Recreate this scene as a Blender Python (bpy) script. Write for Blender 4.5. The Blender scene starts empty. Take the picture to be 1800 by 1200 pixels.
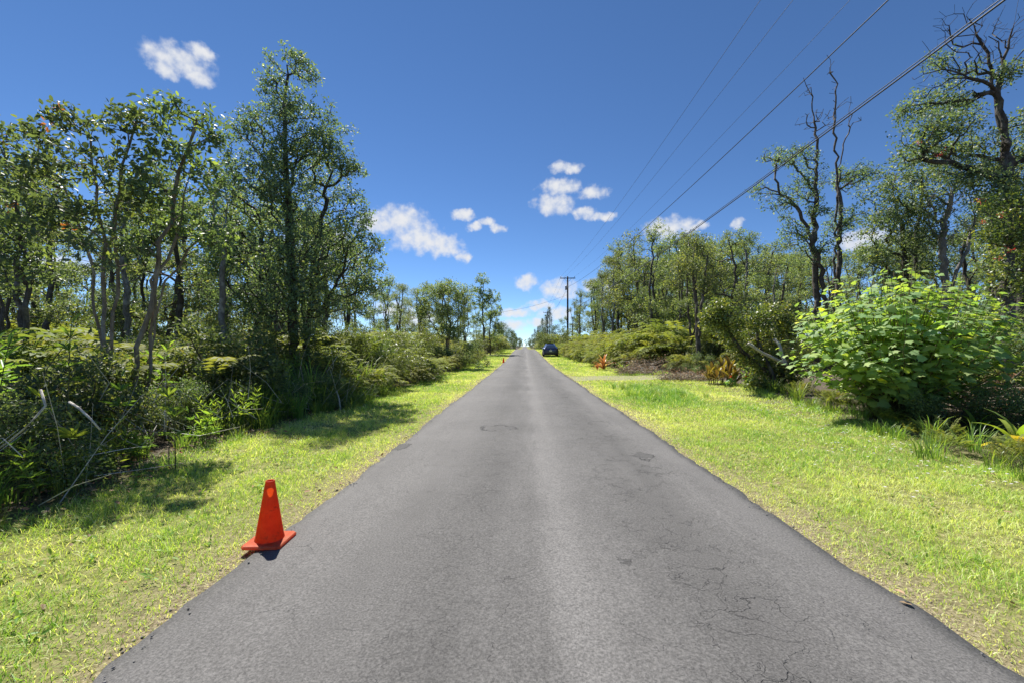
import bpy, math
import numpy as np
from mathutils import Vector, Matrix, Euler

S = bpy.context.scene
COL = S.collection
R = math.radians

# ------------------------------------------------------------------ camera
FPX = 760.0                      # focal length in pixels of an 1800 px wide frame
CAM_LOC = np.array([-0.15, 0.0, 1.45])
YAW, PITCH = R(1.66), R(0.83)
cam_d = bpy.data.cameras.new('camera')
cam = bpy.data.objects.new('camera', cam_d)
COL.objects.link(cam)
cam_d.sensor_width = 36.0
cam_d.lens = 36.0 * FPX / 1800.0
cam_d.clip_start, cam_d.clip_end = 0.05, 6000.0
cam.location = CAM_LOC
cam.rotation_euler = Euler((math.pi / 2 + PITCH, 0, YAW), 'XYZ')
S.camera = cam
CR = np.array(cam.rotation_euler.to_matrix())
RIGHT, UP, FWD = CR[:, 0], CR[:, 1], -CR[:, 2]

# ------------------------------------------------------------------ sun and sky
SUN_EL, SUN_AZ = R(56), R(-33)   # azimuth measured from +Y towards +X (negative: to the left)
sun_dir = np.array([math.sin(SUN_AZ) * math.cos(SUN_EL), math.cos(SUN_AZ) * math.cos(SUN_EL), math.sin(SUN_EL)])
sun_d = bpy.data.lights.new('sun', 'SUN')
sun_d.energy, sun_d.angle, sun_d.color = 5.0, R(0.53), (1.0, 0.955, 0.88)
sun = bpy.data.objects.new('sun', sun_d)
sun.rotation_euler = Vector(sun_dir).to_track_quat('Z', 'Y').to_euler()
sun.location = (-20, 30, 40)
COL.objects.link(sun)

SKY_STRENGTH = 0.084
W = bpy.data.worlds.new('World')
S.world = W
W.use_nodes = True


def px_dir(px, py):
    v = FWD + RIGHT * ((px - 900) / FPX) + UP * ((600 - py) / FPX)
    return v / np.linalg.norm(v)


def px_ang(px, py):
    d = px_dir(px, py)
    return math.atan2(d[0], d[1]), math.asin(d[2])


def build_world():
    nt = W.node_tree
    nt.nodes.clear()
    N, L = nt.nodes.new, nt.links.new
    out = N('ShaderNodeOutputWorld')
    sky = N('ShaderNodeTexSky')
    sky.sky_type = 'NISHITA'
    sky.sun_disc = False
    sky.sun_elevation = SUN_EL
    sky.sun_rotation = SUN_AZ
    sky.altitude = 300
    sky.air_density, sky.dust_density, sky.ozone_density = 0.6, 0.0, 5.0
    hs = N('ShaderNodeHueSaturation')
    hs.inputs['Saturation'].default_value = 1.09
    L(sky.outputs[0], hs.inputs['Color'])
    bg = N('ShaderNodeBackground')
    bg.inputs[1].default_value = SKY_STRENGTH
    L(hs.outputs[0], bg.inputs[0])
    # direction -> (azimuth, elevation)
    tc = N('ShaderNodeTexCoord')
    sp = N('ShaderNodeSeparateXYZ'); L(tc.outputs['Generated'], sp.inputs[0])

    def math_(op, a, b=None, c=None):
        n = N('ShaderNodeMath'); n.operation = op
        for i, v in enumerate((a, b, c)):
            if v is None: continue
            if hasattr(v, 'is_linked'): L(v, n.inputs[i])
            else: n.inputs[i].default_value = v
        return n.outputs[0]
    az = math_('ARCTAN2', sp.outputs[0], sp.outputs[1])
    el = math_('ARCSINE', sp.outputs[2])
    cb = N('ShaderNodeCombineXYZ'); L(az, cb.inputs[0]); L(el, cb.inputs[1])
    nz = N('ShaderNodeTexNoise')
    nz.inputs['Scale'].default_value = 40.0
    nz.inputs['Detail'].default_value = 5.0
    nz.inputs['Roughness'].default_value = 0.55
    L(cb.outputs[0], nz.inputs['Vector'])
    wob = N('ShaderNodeVectorMath'); wob.operation = 'MULTIPLY_ADD'
    L(nz.outputs['Color'], wob.inputs[0])
    wob.inputs[1].default_value = (0.036, 0.026, 0)
    L(cb.outputs[0], wob.inputs[2])
    warped = wob.outputs[0]
    off = (0.018, 0.013)
    blobs = [(316, 108, 54, 24), (290, 122, 26, 16), (344, 134, 22, 16), (352, 92, 26, 16), (672, 392, 40, 20), (706, 388, 44, 26), (738, 420, 44, 24), (775, 432, 36, 20),
             (815, 452, 14, 9), (814, 380, 19, 10), (836, 398, 13, 8), (857, 390, 15, 8), (876, 402, 14, 8),
             (994, 294, 26, 10), (988, 328, 36, 14), (1042, 340, 26, 11), (974, 360, 32, 20), (1028, 373, 22, 10), (1060, 381, 24, 7),
             (926, 497, 20, 13), (982, 509, 32, 16), (948, 535, 20, 8), (904, 549, 30, 8), (938, 543, 10, 6), (898, 572, 26, 10), (950, 566, 22, 9),
             (980, 552, 30, 12), (1176, 402, 46, 20), (1226, 398, 20, 8), (1296, 394, 11, 10), (735, 560, 40, 16), (690, 545, 30, 14), (1060, 500, 36, 12),
             (1520, 420, 60, 18), (560, 420, 50, 20), (90, 470, 80, 26)]
    rects = []
    for px, py, rx, ry in blobs:
        a, e = px_ang(px, py)
        a2 = px_ang(px + rx, py)[0]; e2 = px_ang(px, py - ry)[1]
        rects.append((a, e, abs(a2 - a) * 1.18, abs(e2 - e) * 1.18))
    rr = np.random.default_rng(5)            # the same fair-weather clouds all round the horizon
    for i in range(26):
        a = 0.95 + (2 * math.pi - 1.9) * rr.random()
        e = 0.08 + 0.75 * rr.random() ** 1.6
        s = 0.03 + 0.05 * rr.random()
        rects.append((a if a < math.pi else a - 2 * math.pi, e, s, s * 0.45))
    best = None
    for a, e, ra, re in rects:
        m = N('ShaderNodeVectorMath'); m.operation = 'MULTIPLY_ADD'
        L(warped, m.inputs[0])
        m.inputs[1].default_value = (1 / ra, 1 / re, 0)
        m.inputs[2].default_value = (-(a + off[0]) / ra, -(e + off[1]) / re, 0)
        d = N('ShaderNodeVectorMath'); d.operation = 'DOT_PRODUCT'
        L(m.outputs[0], d.inputs[0]); L(m.outputs[0], d.inputs[1])
        best = d.outputs['Value'] if best is None else math_('MINIMUM', best, d.outputs['Value'])
    inv = math_('SUBTRACT', 1.0, best)
    fine = N('ShaderNodeTexNoise')
    fine.inputs['Scale'].default_value = 48.0; fine.inputs['Detail'].default_value = 5.0; fine.inputs['Roughness'].default_value = 0.52
    L(cb.outputs[0], fine.inputs['Vector'])
    dens = math_('MULTIPLY_ADD', math_('SUBTRACT', fine.outputs[0], 0.5), 2.2, inv)
    mr = N('ShaderNodeMapRange'); mr.interpolation_type = 'SMOOTHSTEP'
    mr.inputs['From Min'].default_value = -0.30; mr.inputs['From Max'].default_value = 1.25
    mr.inputs['To Max'].default_value = 0.96
    L(dens, mr.inputs['Value'])
    shade = N('ShaderNodeMixRGB')
    shade.inputs[1].default_value = (0.74, 0.80, 0.90, 1); shade.inputs[2].default_value = (0.96, 0.96, 0.97, 1)
    L(math_('MULTIPLY', fine.outputs[0], 1.25), shade.inputs[0])
    bg2 = N('ShaderNodeBackground'); L(shade.outputs[0], bg2.inputs[0]); bg2.inputs[1].default_value = 0.50
    mix = N('ShaderNodeMixShader')
    L(mr.outputs[0], mix.inputs[0]); L(bg.outputs[0], mix.inputs[1]); L(bg2.outputs[0], mix.inputs[2])
    L(mix.outputs[0], out.inputs[0])


build_world()
S.render.engine = 'CYCLES'
S.cycles.use_denoising = True
S.cycles.max_bounces = 7
S.cycles.diffuse_bounces = 4
S.cycles.glossy_bounces = 2
S.cycles.transmission_bounces = 5
S.cycles.transparent_max_bounces = 6
S.cycles.caustics_reflective = False
S.cycles.caustics_refractive = False
S.view_settings.view_transform = 'Standard'
S.view_settings.look = 'None'
S.view_settings.gamma = 1.0
S.view_settings.use_curve_mapping = False
S.view_settings.exposure = 0.86

# ------------------------------------------------------------------ terrain helpers
_zy = np.array([-200, 0, 25, 40, 52, 70, 85, 96, 120, 180, 300, 450, 650, 800, 1200, 4000.0])
_zz = np.array([0, 0, 0.0, 0.10, 0.36, 0.80, 1.06, 1.10, 0.72, 0.05, 0.72, 1.75, 3.2, 3.9, 3.0, 0.0])


def zprof(y):
    y = np.asarray(y, float)
    return (np.interp(y - 4, _zy, _zz) + np.interp(y, _zy, _zz) * 2 + np.interp(y + 4, _zy, _zz)) / 4


def hnoise(x, y):
    return (np.sin(x * 1.7 + y * 0.9) * np.sin(y * 1.3 - x * 0.6) + 0.6 * np.sin(x * 3.9 - y * 2.7 + 1.3) * np.sin(y * 4.1 + x * 2.2))


def ground_z(x, y):
    x = np.asarray(x, float); y = np.asarray(y, float)
    off = np.clip((np.abs(x) - 2.0) / 3.5, 0, 1)
    return zprof(y) - 0.045 + off * 0.03 * hnoise(x, y) + 0.10 * np.clip((np.abs(x) - 4.5) / 4, 0, 1) * (1 + 0.8 * np.sin(x * 0.5 + y * 0.31))


def P(px, py, d):
    """world point seen at pixel (px, py) of the 1800x1200 frame at depth d"""
    return CAM_LOC + d * (FWD + RIGHT * ((px - 900) / FPX) + UP * ((600 - py) / FPX))


def G(px, d):
    """ground point in the direction of pixel column px at depth d"""
    p = P(px, 611, d)
    return np.array([p[0], p[1], float(ground_z(p[0], p[1]))])


def GX(x, y, dz=0.0):
    return np.array([x, y, float(ground_z(x, y)) + dz])


def proj(p):
    v = np.asarray(p) - CAM_LOC
    d = v @ FWD
    return 900 + FPX * (v @ RIGHT) / d, 600 - FPX * (v @ UP) / d, d


# ------------------------------------------------------------------ object helpers
def tag(o, label=None, cat=None, group=None, kind=None):
    if label: o['label'] = label
    if cat: o['category'] = cat
    if group: o['group'] = group
    if kind: o['kind'] = kind
    return o


def empty(name, loc, rz=0.0, scale=None):
    o = bpy.data.objects.new(name, None)
    o.location = loc
    o.rotation_euler = (0, 0, rz)
    o.empty_display_size = 0.2
    if scale is not None: o.scale = scale
    COL.objects.link(o)
    return o


def link(name, mesh, parent=None, loc=None):
    o = bpy.data.objects.new(name, mesh)
    if parent is not None: o.parent = parent
    if loc is not None: o.location = loc
    COL.objects.link(o)
    return o


def make_mesh(name, V, faces, mat, tone=None, smooth=False):
    """faces: list of (M,k) int arrays"""
    V = np.asarray(V, np.float32)
    me = bpy.data.meshes.new(name)
    faces = [np.asarray(f, np.int32) for f in faces if len(f)]
    me.vertices.add(len(V))
    me.vertices.foreach_set('co', V.ravel())
    loops = np.concatenate([f.ravel() for f in faces])
    tot = np.concatenate([np.full(len(f), f.shape[1], np.int32) for f in faces])
    start = np.concatenate([[0], np.cumsum(tot)[:-1]]).astype(np.int32)
    me.loops.add(len(loops))
    me.loops.foreach_set('vertex_index', loops)
    me.polygons.add(len(tot))
    me.polygons.foreach_set('loop_start', start)
    me.polygons.foreach_set('loop_total', tot)
    if smooth:
        me.polygons.foreach_set('use_smooth', np.ones(len(tot), bool))
    if tone is not None:
        at = me.attributes.new('tone', 'FLOAT', 'POINT')
        at.data.foreach_set('value', np.asarray(tone, np.float32))
    me.update(calc_edges=True)
    me.validate()
    if mat is not None: me.materials.append(mat)
    return me


class MB:
    """collects simple shapes into one mesh"""
    def __init__(s): s.v = []; s.f = []; s.n = 0

    def add(s, V, F):
        V = [tuple(map(float, p)) for p in V]
        s.v += V
        s.f += [tuple(i + s.n for i in f) for f in F]
        s.n += len(V)

    def box(s, c, size, rot=None):
        c = np.array(c, float); h = np.array(size, float) / 2
        V = np.array([[x, y, z] for x in (-1, 1) for y in (-1, 1) for z in (-1, 1)]) * h
        if rot is not None: V = V @ np.array(rot).T
        s.add(V + c, [(0, 1, 3, 2), (4, 6, 7, 5), (0, 4, 5, 1), (2, 3, 7, 6), (0, 2, 6, 4), (1, 5, 7, 3)])

    def lathe(s, prof, n=24, axis=(0, 0, 1), origin=(0, 0, 0), cap=True):
        ax = np.array(axis, float); ax /= np.linalg.norm(ax)
        ref = np.array([1, 0, 0]) if abs(ax[0]) < 0.9 else np.array([0, 1, 0])
        u = np.cross(ax, ref); u /= np.linalg.norm(u); w = np.cross(ax, u)
        V = []
        for r, z in prof:
            for k in range(n):
                a = 2 * math.pi * k / n
                V.append(np.array(origin) + ax * z + (u * math.cos(a) + w * math.sin(a)) * r)
        F = []
        for i in range(len(prof) - 1):
            for k in range(n):
                k2 = (k + 1) % n
                F.append((i * n + k, i * n + k2, (i + 1) * n + k2, (i + 1) * n + k))
        if cap:
            F.append(tuple(range(n))[::-1]); F.append(tuple((len(prof) - 1) * n + k for k in range(n)))
        s.add(V, F)

    def tube(s, pts, rad, n=6):
        pts = np.array(pts, float)
        rad = np.full(len(pts), rad) if np.isscalar(rad) else np.array(rad, float)
        d = np.gradient(pts, axis=0); d /= np.linalg.norm(d, axis=1)[:, None] + 1e-9
        ref = np.array([0.31, 0.22, 0.93]); ref2 = np.array([0.9, -0.3, 0.1])
        V = []
        for p, t, r in zip(pts, d, rad):
            u = np.cross(t, ref if abs(t @ ref) < 0.95 else ref2); u /= np.linalg.norm(u); w = np.cross(t, u)
            for k in range(n):
                a = 2 * math.pi * k / n
                V.append(p + (u * math.cos(a) + w * math.sin(a)) * r)
        F = []
        for i in range(len(pts) - 1):
            for k in range(n):
                k2 = (k + 1) % n
                F.append((i * n + k, i * n + k2, (i + 1) * n + k2, (i + 1) * n + k))
        F.append(tuple(range(n))[::-1]); F.append(tuple((len(pts) - 1) * n + k for k in range(n)))
        s.add(V, F)

    def mesh(s, name, mat, smooth=False):
        me = bpy.data.meshes.new(name)
        me.from_pydata(s.v, [], s.f)
        me.update()
        if smooth:
            me.polygons.foreach_set('use_smooth', np.ones(len(me.polygons), bool))
        if mat is not None: me.materials.append(mat)
        return me

    def build(s, name, mat, parent=None, loc=None, smooth=False):
        return link(name, s.mesh(name, mat, smooth), parent, loc)


def copy_tree(o, parent=None):
    c = o.copy()
    COL.objects.link(c)
    c.parent = parent
    for ch in list(o.children):
        copy_tree(ch, c)
    return c


# ------------------------------------------------------------------ materials
def new_mat(name):
    m = bpy.data.materials.new(name)
    m.use_nodes = True
    nt = m.node_tree
    nt.nodes.clear()
    return m, nt, nt.nodes.new, nt.links.new


def ramp(N, stops, mode='LINEAR'):
    r = N('ShaderNodeValToRGB')
    r.color_ramp.interpolation = mode
    e = r.color_ramp.elements
    while len(e) < len(stops): e.new(0.5)
    for k, (p, c) in zip(e, stops):
        k.position = p; k.color = (*c, 1)
    return r


def noise(N, L, vec, scale, detail=4, rough=0.55, dist=0.0):
    n = N('ShaderNodeTexNoise')
    n.inputs['Scale'].default_value = scale
    n.inputs['Detail'].default_value = detail
    n.inputs['Roughness'].default_value = rough
    n.inputs['Distortion'].default_value = dist
    if vec is not None: L(vec, n.inputs['Vector'])
    return n


def mth(N, L, op, a, b=None, c=None, clamp=False):
    n = N('ShaderNodeMath'); n.operation = op; n.use_clamp = clamp
    for i, v in enumerate((a, b, c)):
        if v is None: continue
        if hasattr(v, 'is_linked'): L(v, n.inputs[i])
        else: n.inputs[i].default_value = v
    return n.outputs[0]


def mixc(N, L, fac, a, b, mode='MIX'):
    n = N('ShaderNodeMixRGB'); n.blend_type = mode
    for i, v in enumerate((fac, a, b)):
        if hasattr(v, 'is_linked'): L(v, n.inputs[i])
        elif i == 0: n.inputs[0].default_value = v
        else: n.inputs[i].default_value = (*v, 1)
    return n.outputs[0]


LEAF_GAIN = {'leaf_dark': 3.0, 'leaf_big': 2.5, 'leaf_wood': 2.6, 'leaf_far': 1.6, 'leaf_shade': 2.3, 'leaf_willow': 1.5, 'leaf_cane': 1.5, 'fern': 1.2, 'leaf_shrub': 2.6, 'leaf_vine': 2.1, 'grass': 1.74, 'lily': 1.4}


def leaf_mat(name, stops, trans=0.42, rough=0.42, spec=0.5, tint=(1.3, 1.3, 0.5), hue=0.02):
    g = LEAF_GAIN.get(name, 1.0)
    stops = [(p, tuple(min(0.8, v * g) for v in c)) for p, c in stops]
    m, nt, N, L = new_mat(name)
    at = N('ShaderNodeAttribute'); at.attribute_name = 'tone'
    rp = ramp(N, stops); L(at.outputs['Fac'], rp.inputs[0])
    oi = N('ShaderNodeObjectInfo')
    hs = N('ShaderNodeHueSaturation')
    L(mth(N, L, 'MULTIPLY_ADD', oi.outputs['Random'], hue * 2, 0.5 - hue), hs.inputs['Hue'])
    L(mth(N, L, 'MULTIPLY_ADD', oi.outputs['Random'], 0.35, 0.82), hs.inputs['Value'])
    L(rp.outputs[0], hs.inputs['Color'])
    col = hs.outputs[0]
    pb = N('ShaderNodeBsdfPrincipled')
    L(col, pb.inputs['Base Color'])
    pb.inputs['Roughness'].default_value = rough
    pb.inputs['Specular IOR Level'].default_value = spec
    tr = N('ShaderNodeBsdfTranslucent')
    L(mixc(N, L, 1.0, col, tint, 'MULTIPLY'), tr.inputs['Color'])
    mx = N('ShaderNodeMixShader'); mx.inputs[0].default_value = trans
    L(pb.outputs[0], mx.inputs[1]); L(tr.outputs[0], mx.inputs[2])
    o = N('ShaderNodeOutputMaterial'); L(mx.outputs[0], o.inputs[0])
    return m


def bark_mat(name, c1, c2, c3, scale=6.0):
    m, nt, N, L = new_mat(name)
    tc = N('ShaderNodeTexCoord')
    mp = N('ShaderNodeMapping'); mp.inputs['Scale'].default_value = (1, 1, 0.28)
    L(tc.outputs['Object'], mp.inputs[0])
    n1 = noise(N, L, mp.outputs[0], scale * 3, 6, 0.65)
    n2 = noise(N, L, tc.outputs['Object'], scale * 0.35, 4, 0.6)
    r1 = ramp(N, [(0.3, c1), (0.62, c2)]); L(n1.outputs[0], r1.inputs[0])
    f = ramp(N, [(0.52, (0, 0, 0)), (0.66, (1, 1, 1))]); L(n2.outputs[0], f.inputs[0])
    col = mixc(N, L, f.outputs[0], r1.outputs[0], c3)
    pb = N('ShaderNodeBsdfPrincipled'); L(col, pb.inputs['Base Color']); pb.inputs['Roughness'].default_value = 0.9
    pb.inputs['Specular IOR Level'].default_value = 0.2
    bp = N('ShaderNodeBump'); bp.inputs['Strength'].default_value = 0.8; bp.inputs['Distance'].default_value = 0.03
    L(n1.outputs[0], bp.inputs['Height']); L(bp.outputs[0], pb.inputs['Normal'])
    o = N('ShaderNodeOutputMaterial'); L(pb.outputs[0], o.inputs[0])
    return m


def plain(name, col, rough=0.6, spec=0.5, metal=0.0, var=0.12, scale=30.0, bump=0.0, coat=0.0):
    m, nt, N, L = new_mat(name)
    tc = N('ShaderNodeTexCoord')
    n1 = noise(N, L, tc.outputs['Object'], scale, 5, 0.6)
    c = np.array(col)
    r1 = ramp(N, [(0.3, tuple(c * (1 - var))), (0.7, tuple(np.minimum(c * (1 + var), 1)))]); L(n1.outputs[0], r1.inputs[0])
    pb = N('ShaderNodeBsdfPrincipled'); L(r1.outputs[0], pb.inputs['Base Color'])
    pb.inputs['Roughness'].default_value = rough; pb.inputs['Metallic'].default_value = metal
    pb.inputs['Specular IOR Level'].default_value = spec
    pb.inputs['Coat Weight'].default_value = coat
    if bump:
        bp = N('ShaderNodeBump'); bp.inputs['Strength'].default_value = bump; bp.inputs['Distance'].default_value = 0.01
        L(n1.outputs[0], bp.inputs['Height']); L(bp.outputs[0], pb.inputs['Normal'])
    o = N('ShaderNodeOutputMaterial'); L(pb.outputs[0], o.inputs[0])
    return m


M = {}
M['leaf_dark'] = leaf_mat('leaf_dark', [(0, (0.030, 0.047, 0.036)), (0.55, (0.055, 0.079, 0.050)), (0.86, (0.11, 0.13, 0.042)), (1, (0.18, 0.16, 0.05))], 0.46, 0.55, 0.55)
M['leaf_big'] = leaf_mat('leaf_big', [(0, (0.040, 0.060, 0.036)), (0.55, (0.065, 0.095, 0.050)), (0.9, (0.125, 0.165, 0.05)), (0.97, (0.15, 0.18, 0.05)), (1, (0.20, 0.09, 0.03))], 0.44, 0.50, 0.55)
M['leaf_wood'] = leaf_mat('leaf_wood', [(0, (0.042, 0.058, 0.034)), (0.5, (0.082, 0.108, 0.056)), (0.85, (0.15, 0.165, 0.055)), (1, (0.20, 0.19, 0.07))], 0.46, 0.55, 0.55)
M['leaf_far'] = leaf_mat('leaf_far', [(0, (0.040, 0.062, 0.036)), (0.6, (0.075, 0.105, 0.052)), (1, (0.13, 0.15, 0.065))], 0.36, 0.5, 0.4)
M['leaf_shade'] = leaf_mat('leaf_shade', [(0, (0.036, 0.055, 0.028)), (0.6, (0.070, 0.096, 0.044)), (0.9, (0.14, 0.16, 0.06)), (1, (0.22, 0.16, 0.06))], 0.44, 0.52, 0.5)
M['leaf_willow'] = leaf_mat('leaf_willow', [(0, (0.070, 0.100, 0.042)), (0.6, (0.125, 0.160, 0.060)), (1, (0.22, 0.23, 0.08))], 0.42, 0.42, 0.5)
M['leaf_cane'] = leaf_mat('leaf_cane', [(0, (0.065, 0.115, 0.035)), (0.6, (0.13, 0.20, 0.05)), (1, (0.26, 0.32, 0.06))], 0.48, 0.4, 0.5)
M['fern'] = leaf_mat('fern', [(0, (0.095, 0.125, 0.045)), (0.5, (0.175, 0.205, 0.062)), (0.9, (0.28, 0.28, 0.075)), (1, (0.30, 0.22, 0.09))], 0.44, 0.6, 0.2)
M['leaf_shrub'] = leaf_mat('leaf_shrub', [(0, (0.068, 0.112, 0.052)), (0.6, (0.105, 0.160, 0.064)), (0.95, (0.155, 0.20, 0.065)), (1, (0.36, 0.31, 0.04))], 0.46, 0.58, 0.45, (1.6, 1.55, 0.44))
M['leaf_vine'] = leaf_mat('leaf_vine', [(0, (0.045, 0.075, 0.028)), (0.5, (0.085, 0.125, 0.035)), (0.85, (0.20, 0.215, 0.05)), (1, (0.27, 0.25, 0.06))], 0.42, 0.45, 0.8)
M['grass'] = leaf_mat('grass', [(0, (0.110, 0.210, 0.040)), (0.35, (0.240, 0.325, 0.070)), (0.7, (0.38, 0.42, 0.150)), (1, (0.50, 0.46, 0.30))], 0.45, 0.5, 0.35, (1.30, 1.25, 0.50), 0.0)
M['ti_leaf'] = leaf_mat('ti_leaf', [(0, (0.085, 0.065, 0.03)), (0.5, (0.18, 0.14, 0.04)), (1, (0.34, 0.32, 0.06))], 0.42, 0.35, 0.5, (1.3, 1.1, 0.5))
M['bromeliad'] = leaf_mat('bromeliad', [(0, (0.30, 0.12, 0.05)), (0.6, (0.48, 0.20, 0.07)), (1, (0.50, 0.36, 0.14))], 0.42, 0.4, 0.5, (1.2, 1.0, 0.6))
M['lily'] = leaf_mat('lily', [(0, (0.13, 0.23, 0.045)), (0.7, (0.24, 0.33, 0.05)), (1, (0.52, 0.44, 0.03))], 0.45, 0.35, 0.5, (1.4, 1.3, 0.5))
M['litter'] = leaf_mat('litter', [(0, (0.20, 0.14, 0.08)), (0.5, (0.32, 0.23, 0.13)), (0.8, (0.38, 0.16, 0.08)), (1, (0.50, 0.42, 0.28))], 0.2, 0.6, 0.3, (1.1, 1.0, 0.8), 0.0)
M['petal'] = leaf_mat('petal', [(0, (0.75, 0.70, 0.82)), (1, (0.9, 0.88, 0.92))], 0.3, 0.5, 0.3, (1, 1, 1), 0.0)
M['red_bloom'] = leaf_mat('red_bloom', [(0, (0.50, 0.03, 0.02)), (1, (0.75, 0.10, 0.06))], 0.3, 0.5, 0.3, (1.1, 1, 1), 0.0)
M['bark_dark'] = bark_mat('bark_dark', (0.028, 0.024, 0.021), (0.085, 0.072, 0.060), (0.14, 0.135, 0.12))
M['bark_tan'] = bark_mat('bark_tan', (0.11, 0.085, 0.062), (0.25, 0.205, 0.16), (0.33, 0.30, 0.26))
M['bark_grey'] = bark_mat('bark_grey', (0.10, 0.092, 0.084), (0.24, 0.225, 0.21), (0.38, 0.37, 0.35))
M['bark_mid'] = bark_mat('bark_mid', (0.045, 0.038, 0.032), (0.12, 0.102, 0.086), (0.20, 0.19, 0.175))
M['dead_wood'] = bark_mat('dead_wood', (0.32, 0.28, 0.24), (0.58, 0.54, 0.48), (0.68, 0.65, 0.60))
M['dead_brush'] = bark_mat('dead_brush', (0.16, 0.13, 0.10), (0.34, 0.285, 0.23), (0.45, 0.40, 0.34), 4)
M['stem_green'] = bark_mat('stem_green', (0.07, 0.075, 0.03), (0.15, 0.14, 0.06), (0.20, 0.15, 0.09))
M['pole_wood'] = bark_mat('pole_wood', (0.022, 0.018, 0.016), (0.060, 0.050, 0.043), (0.085, 0.075, 0.065))

M['chip'] = plain('road_chip', (0.17, 0.165, 0.16), 0.9, 0.3, 0.0, 0.45, 25)


# ------------------------------------------------------------------ ground, road
def ground_material():
    m, nt, N, L = new_mat('ground_cover')
    tc = N('ShaderNodeTexCoord'); co = tc.outputs['Object']
    sp = N('ShaderNodeSeparateXYZ'); L(co, sp.inputs[0])
    ax = mth(N, L, 'ABSOLUTE', sp.outputs[0])
    n1 = noise(N, L, co, 0.9, 5, 0.6); n2 = noise(N, L, co, 14, 6, 0.65); n3 = noise(N, L, co, 60, 4, 0.6)
    lawn = ramp(N, [(0.30, (0.070, 0.080, 0.025)), (0.5, (0.190, 0.195, 0.060)), (0.72, (0.34, 0.30, 0.16))]); L(n2.outputs[0], lawn.inputs[0])
    straw = ramp(N, [(0.30, (0.07, 0.055, 0.035)), (0.5, (0.22, 0.18, 0.11)), (0.7, (0.38, 0.33, 0.22))]); L(n3.outputs[0], straw.inputs[0])
    soil = ramp(N, [(0.3, (0.045, 0.037, 0.028)), (0.6, (0.13, 0.105, 0.078)), (0.8, (0.22, 0.185, 0.13))]); L(n2.outputs[0], soil.inputs[0])
    edge = mth(N, L, 'MULTIPLY_ADD', mth(N, L, 'SUBTRACT', n1.outputs[0], 0.5), 1.1, ax)
    f1 = N('ShaderNodeMapRange'); f1.inputs['From Min'].default_value = 2.05; f1.inputs['From Max'].default_value = 2.75; L(edge, f1.inputs[0])
    c1 = mixc(N, L, f1.outputs[0], straw.outputs[0], lawn.outputs[0])
    # forest floor starts where the mown verge ends (nearer on the left than on the right)
    side = mth(N, L, 'GREATER_THAN', sp.outputs[0], 0.0)
    lim = mth(N, L, 'MULTIPLY_ADD', side, 1.5, 4.6)
    f2 = N('ShaderNodeMapRange'); f2.inputs['From Min'].default_value = -0.3; f2.inputs['From Max'].default_value = 0.5
    L(mth(N, L, 'SUBTRACT', edge, lim), f2.inputs[0])
    c2 = mixc(N, L, f2.outputs[0], c1, soil.outputs[0])
    pb = N('ShaderNodeBsdfPrincipled'); L(c2, pb.inputs['Base Color']); pb.inputs['Roughness'].default_value = 0.95
    pb.inputs['Specular IOR Level'].default_value = 0.15
    bp = N('ShaderNodeBump'); bp.inputs['Strength'].default_value = 0.9; bp.inputs['Distance'].default_value = 0.04
    L(n2.outputs[0], bp.inputs['Height']); L(bp.outputs[0], pb.inputs['Normal'])
    o = N('ShaderNodeOutputMaterial'); L(pb.outputs[0], o.inputs[0])
    return m


def build_ground():
    xs = np.concatenate([[-3000, -1200, -500, -250, -140, -80, -50], np.arange(-34, -9, 1.4), np.arange(-9, 10, 0.28), np.arange(10, 34, 1.4), [50, 80, 140, 250, 500, 1200, 3000]])
    ys = np.concatenate([[-400, -150, -60, -25], np.arange(-12, 34, 0.45), np.arange(34, 130, 2.5), np.arange(130, 700, 20), [750, 900, 1200, 2000, 4000]])
    X, Y = np.meshgrid(xs, ys)
    Z = ground_z(X, Y)
    nx, ny = len(xs), len(ys)
    i = np.arange(nx * ny).reshape(ny, nx)
    F = np.stack([i[:-1, :-1], i[:-1, 1:], i[1:, 1:], i[1:, :-1]], -1).reshape(-1, 4)
    o = link('ground', make_mesh('ground', np.stack([X, Y, Z], -1).reshape(-1, 3), [F], ground_material(), smooth=True))
    tag(o, kind='structure')


build_ground()

ROAD_HW = 2.07


def edge_wobble(y, s):
    k = 1.7 if s > 0 else 0.3
    return 0.022 * np.sin(y * 0.7 + k) + 0.012 * np.sin(y * 47.0 + 3 * np.sin(y * 5.1)) + 0.018 * np.sin(y * 2.3 + 2 * k) + 0.012 * np.sin(y * 6.1 + k * 3) + 0.010 * np.sin(y * 13.0 + 2 * np.sin(y * 3.7)) + 0.008 * np.sin(y * 29.0 + k)


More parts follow.
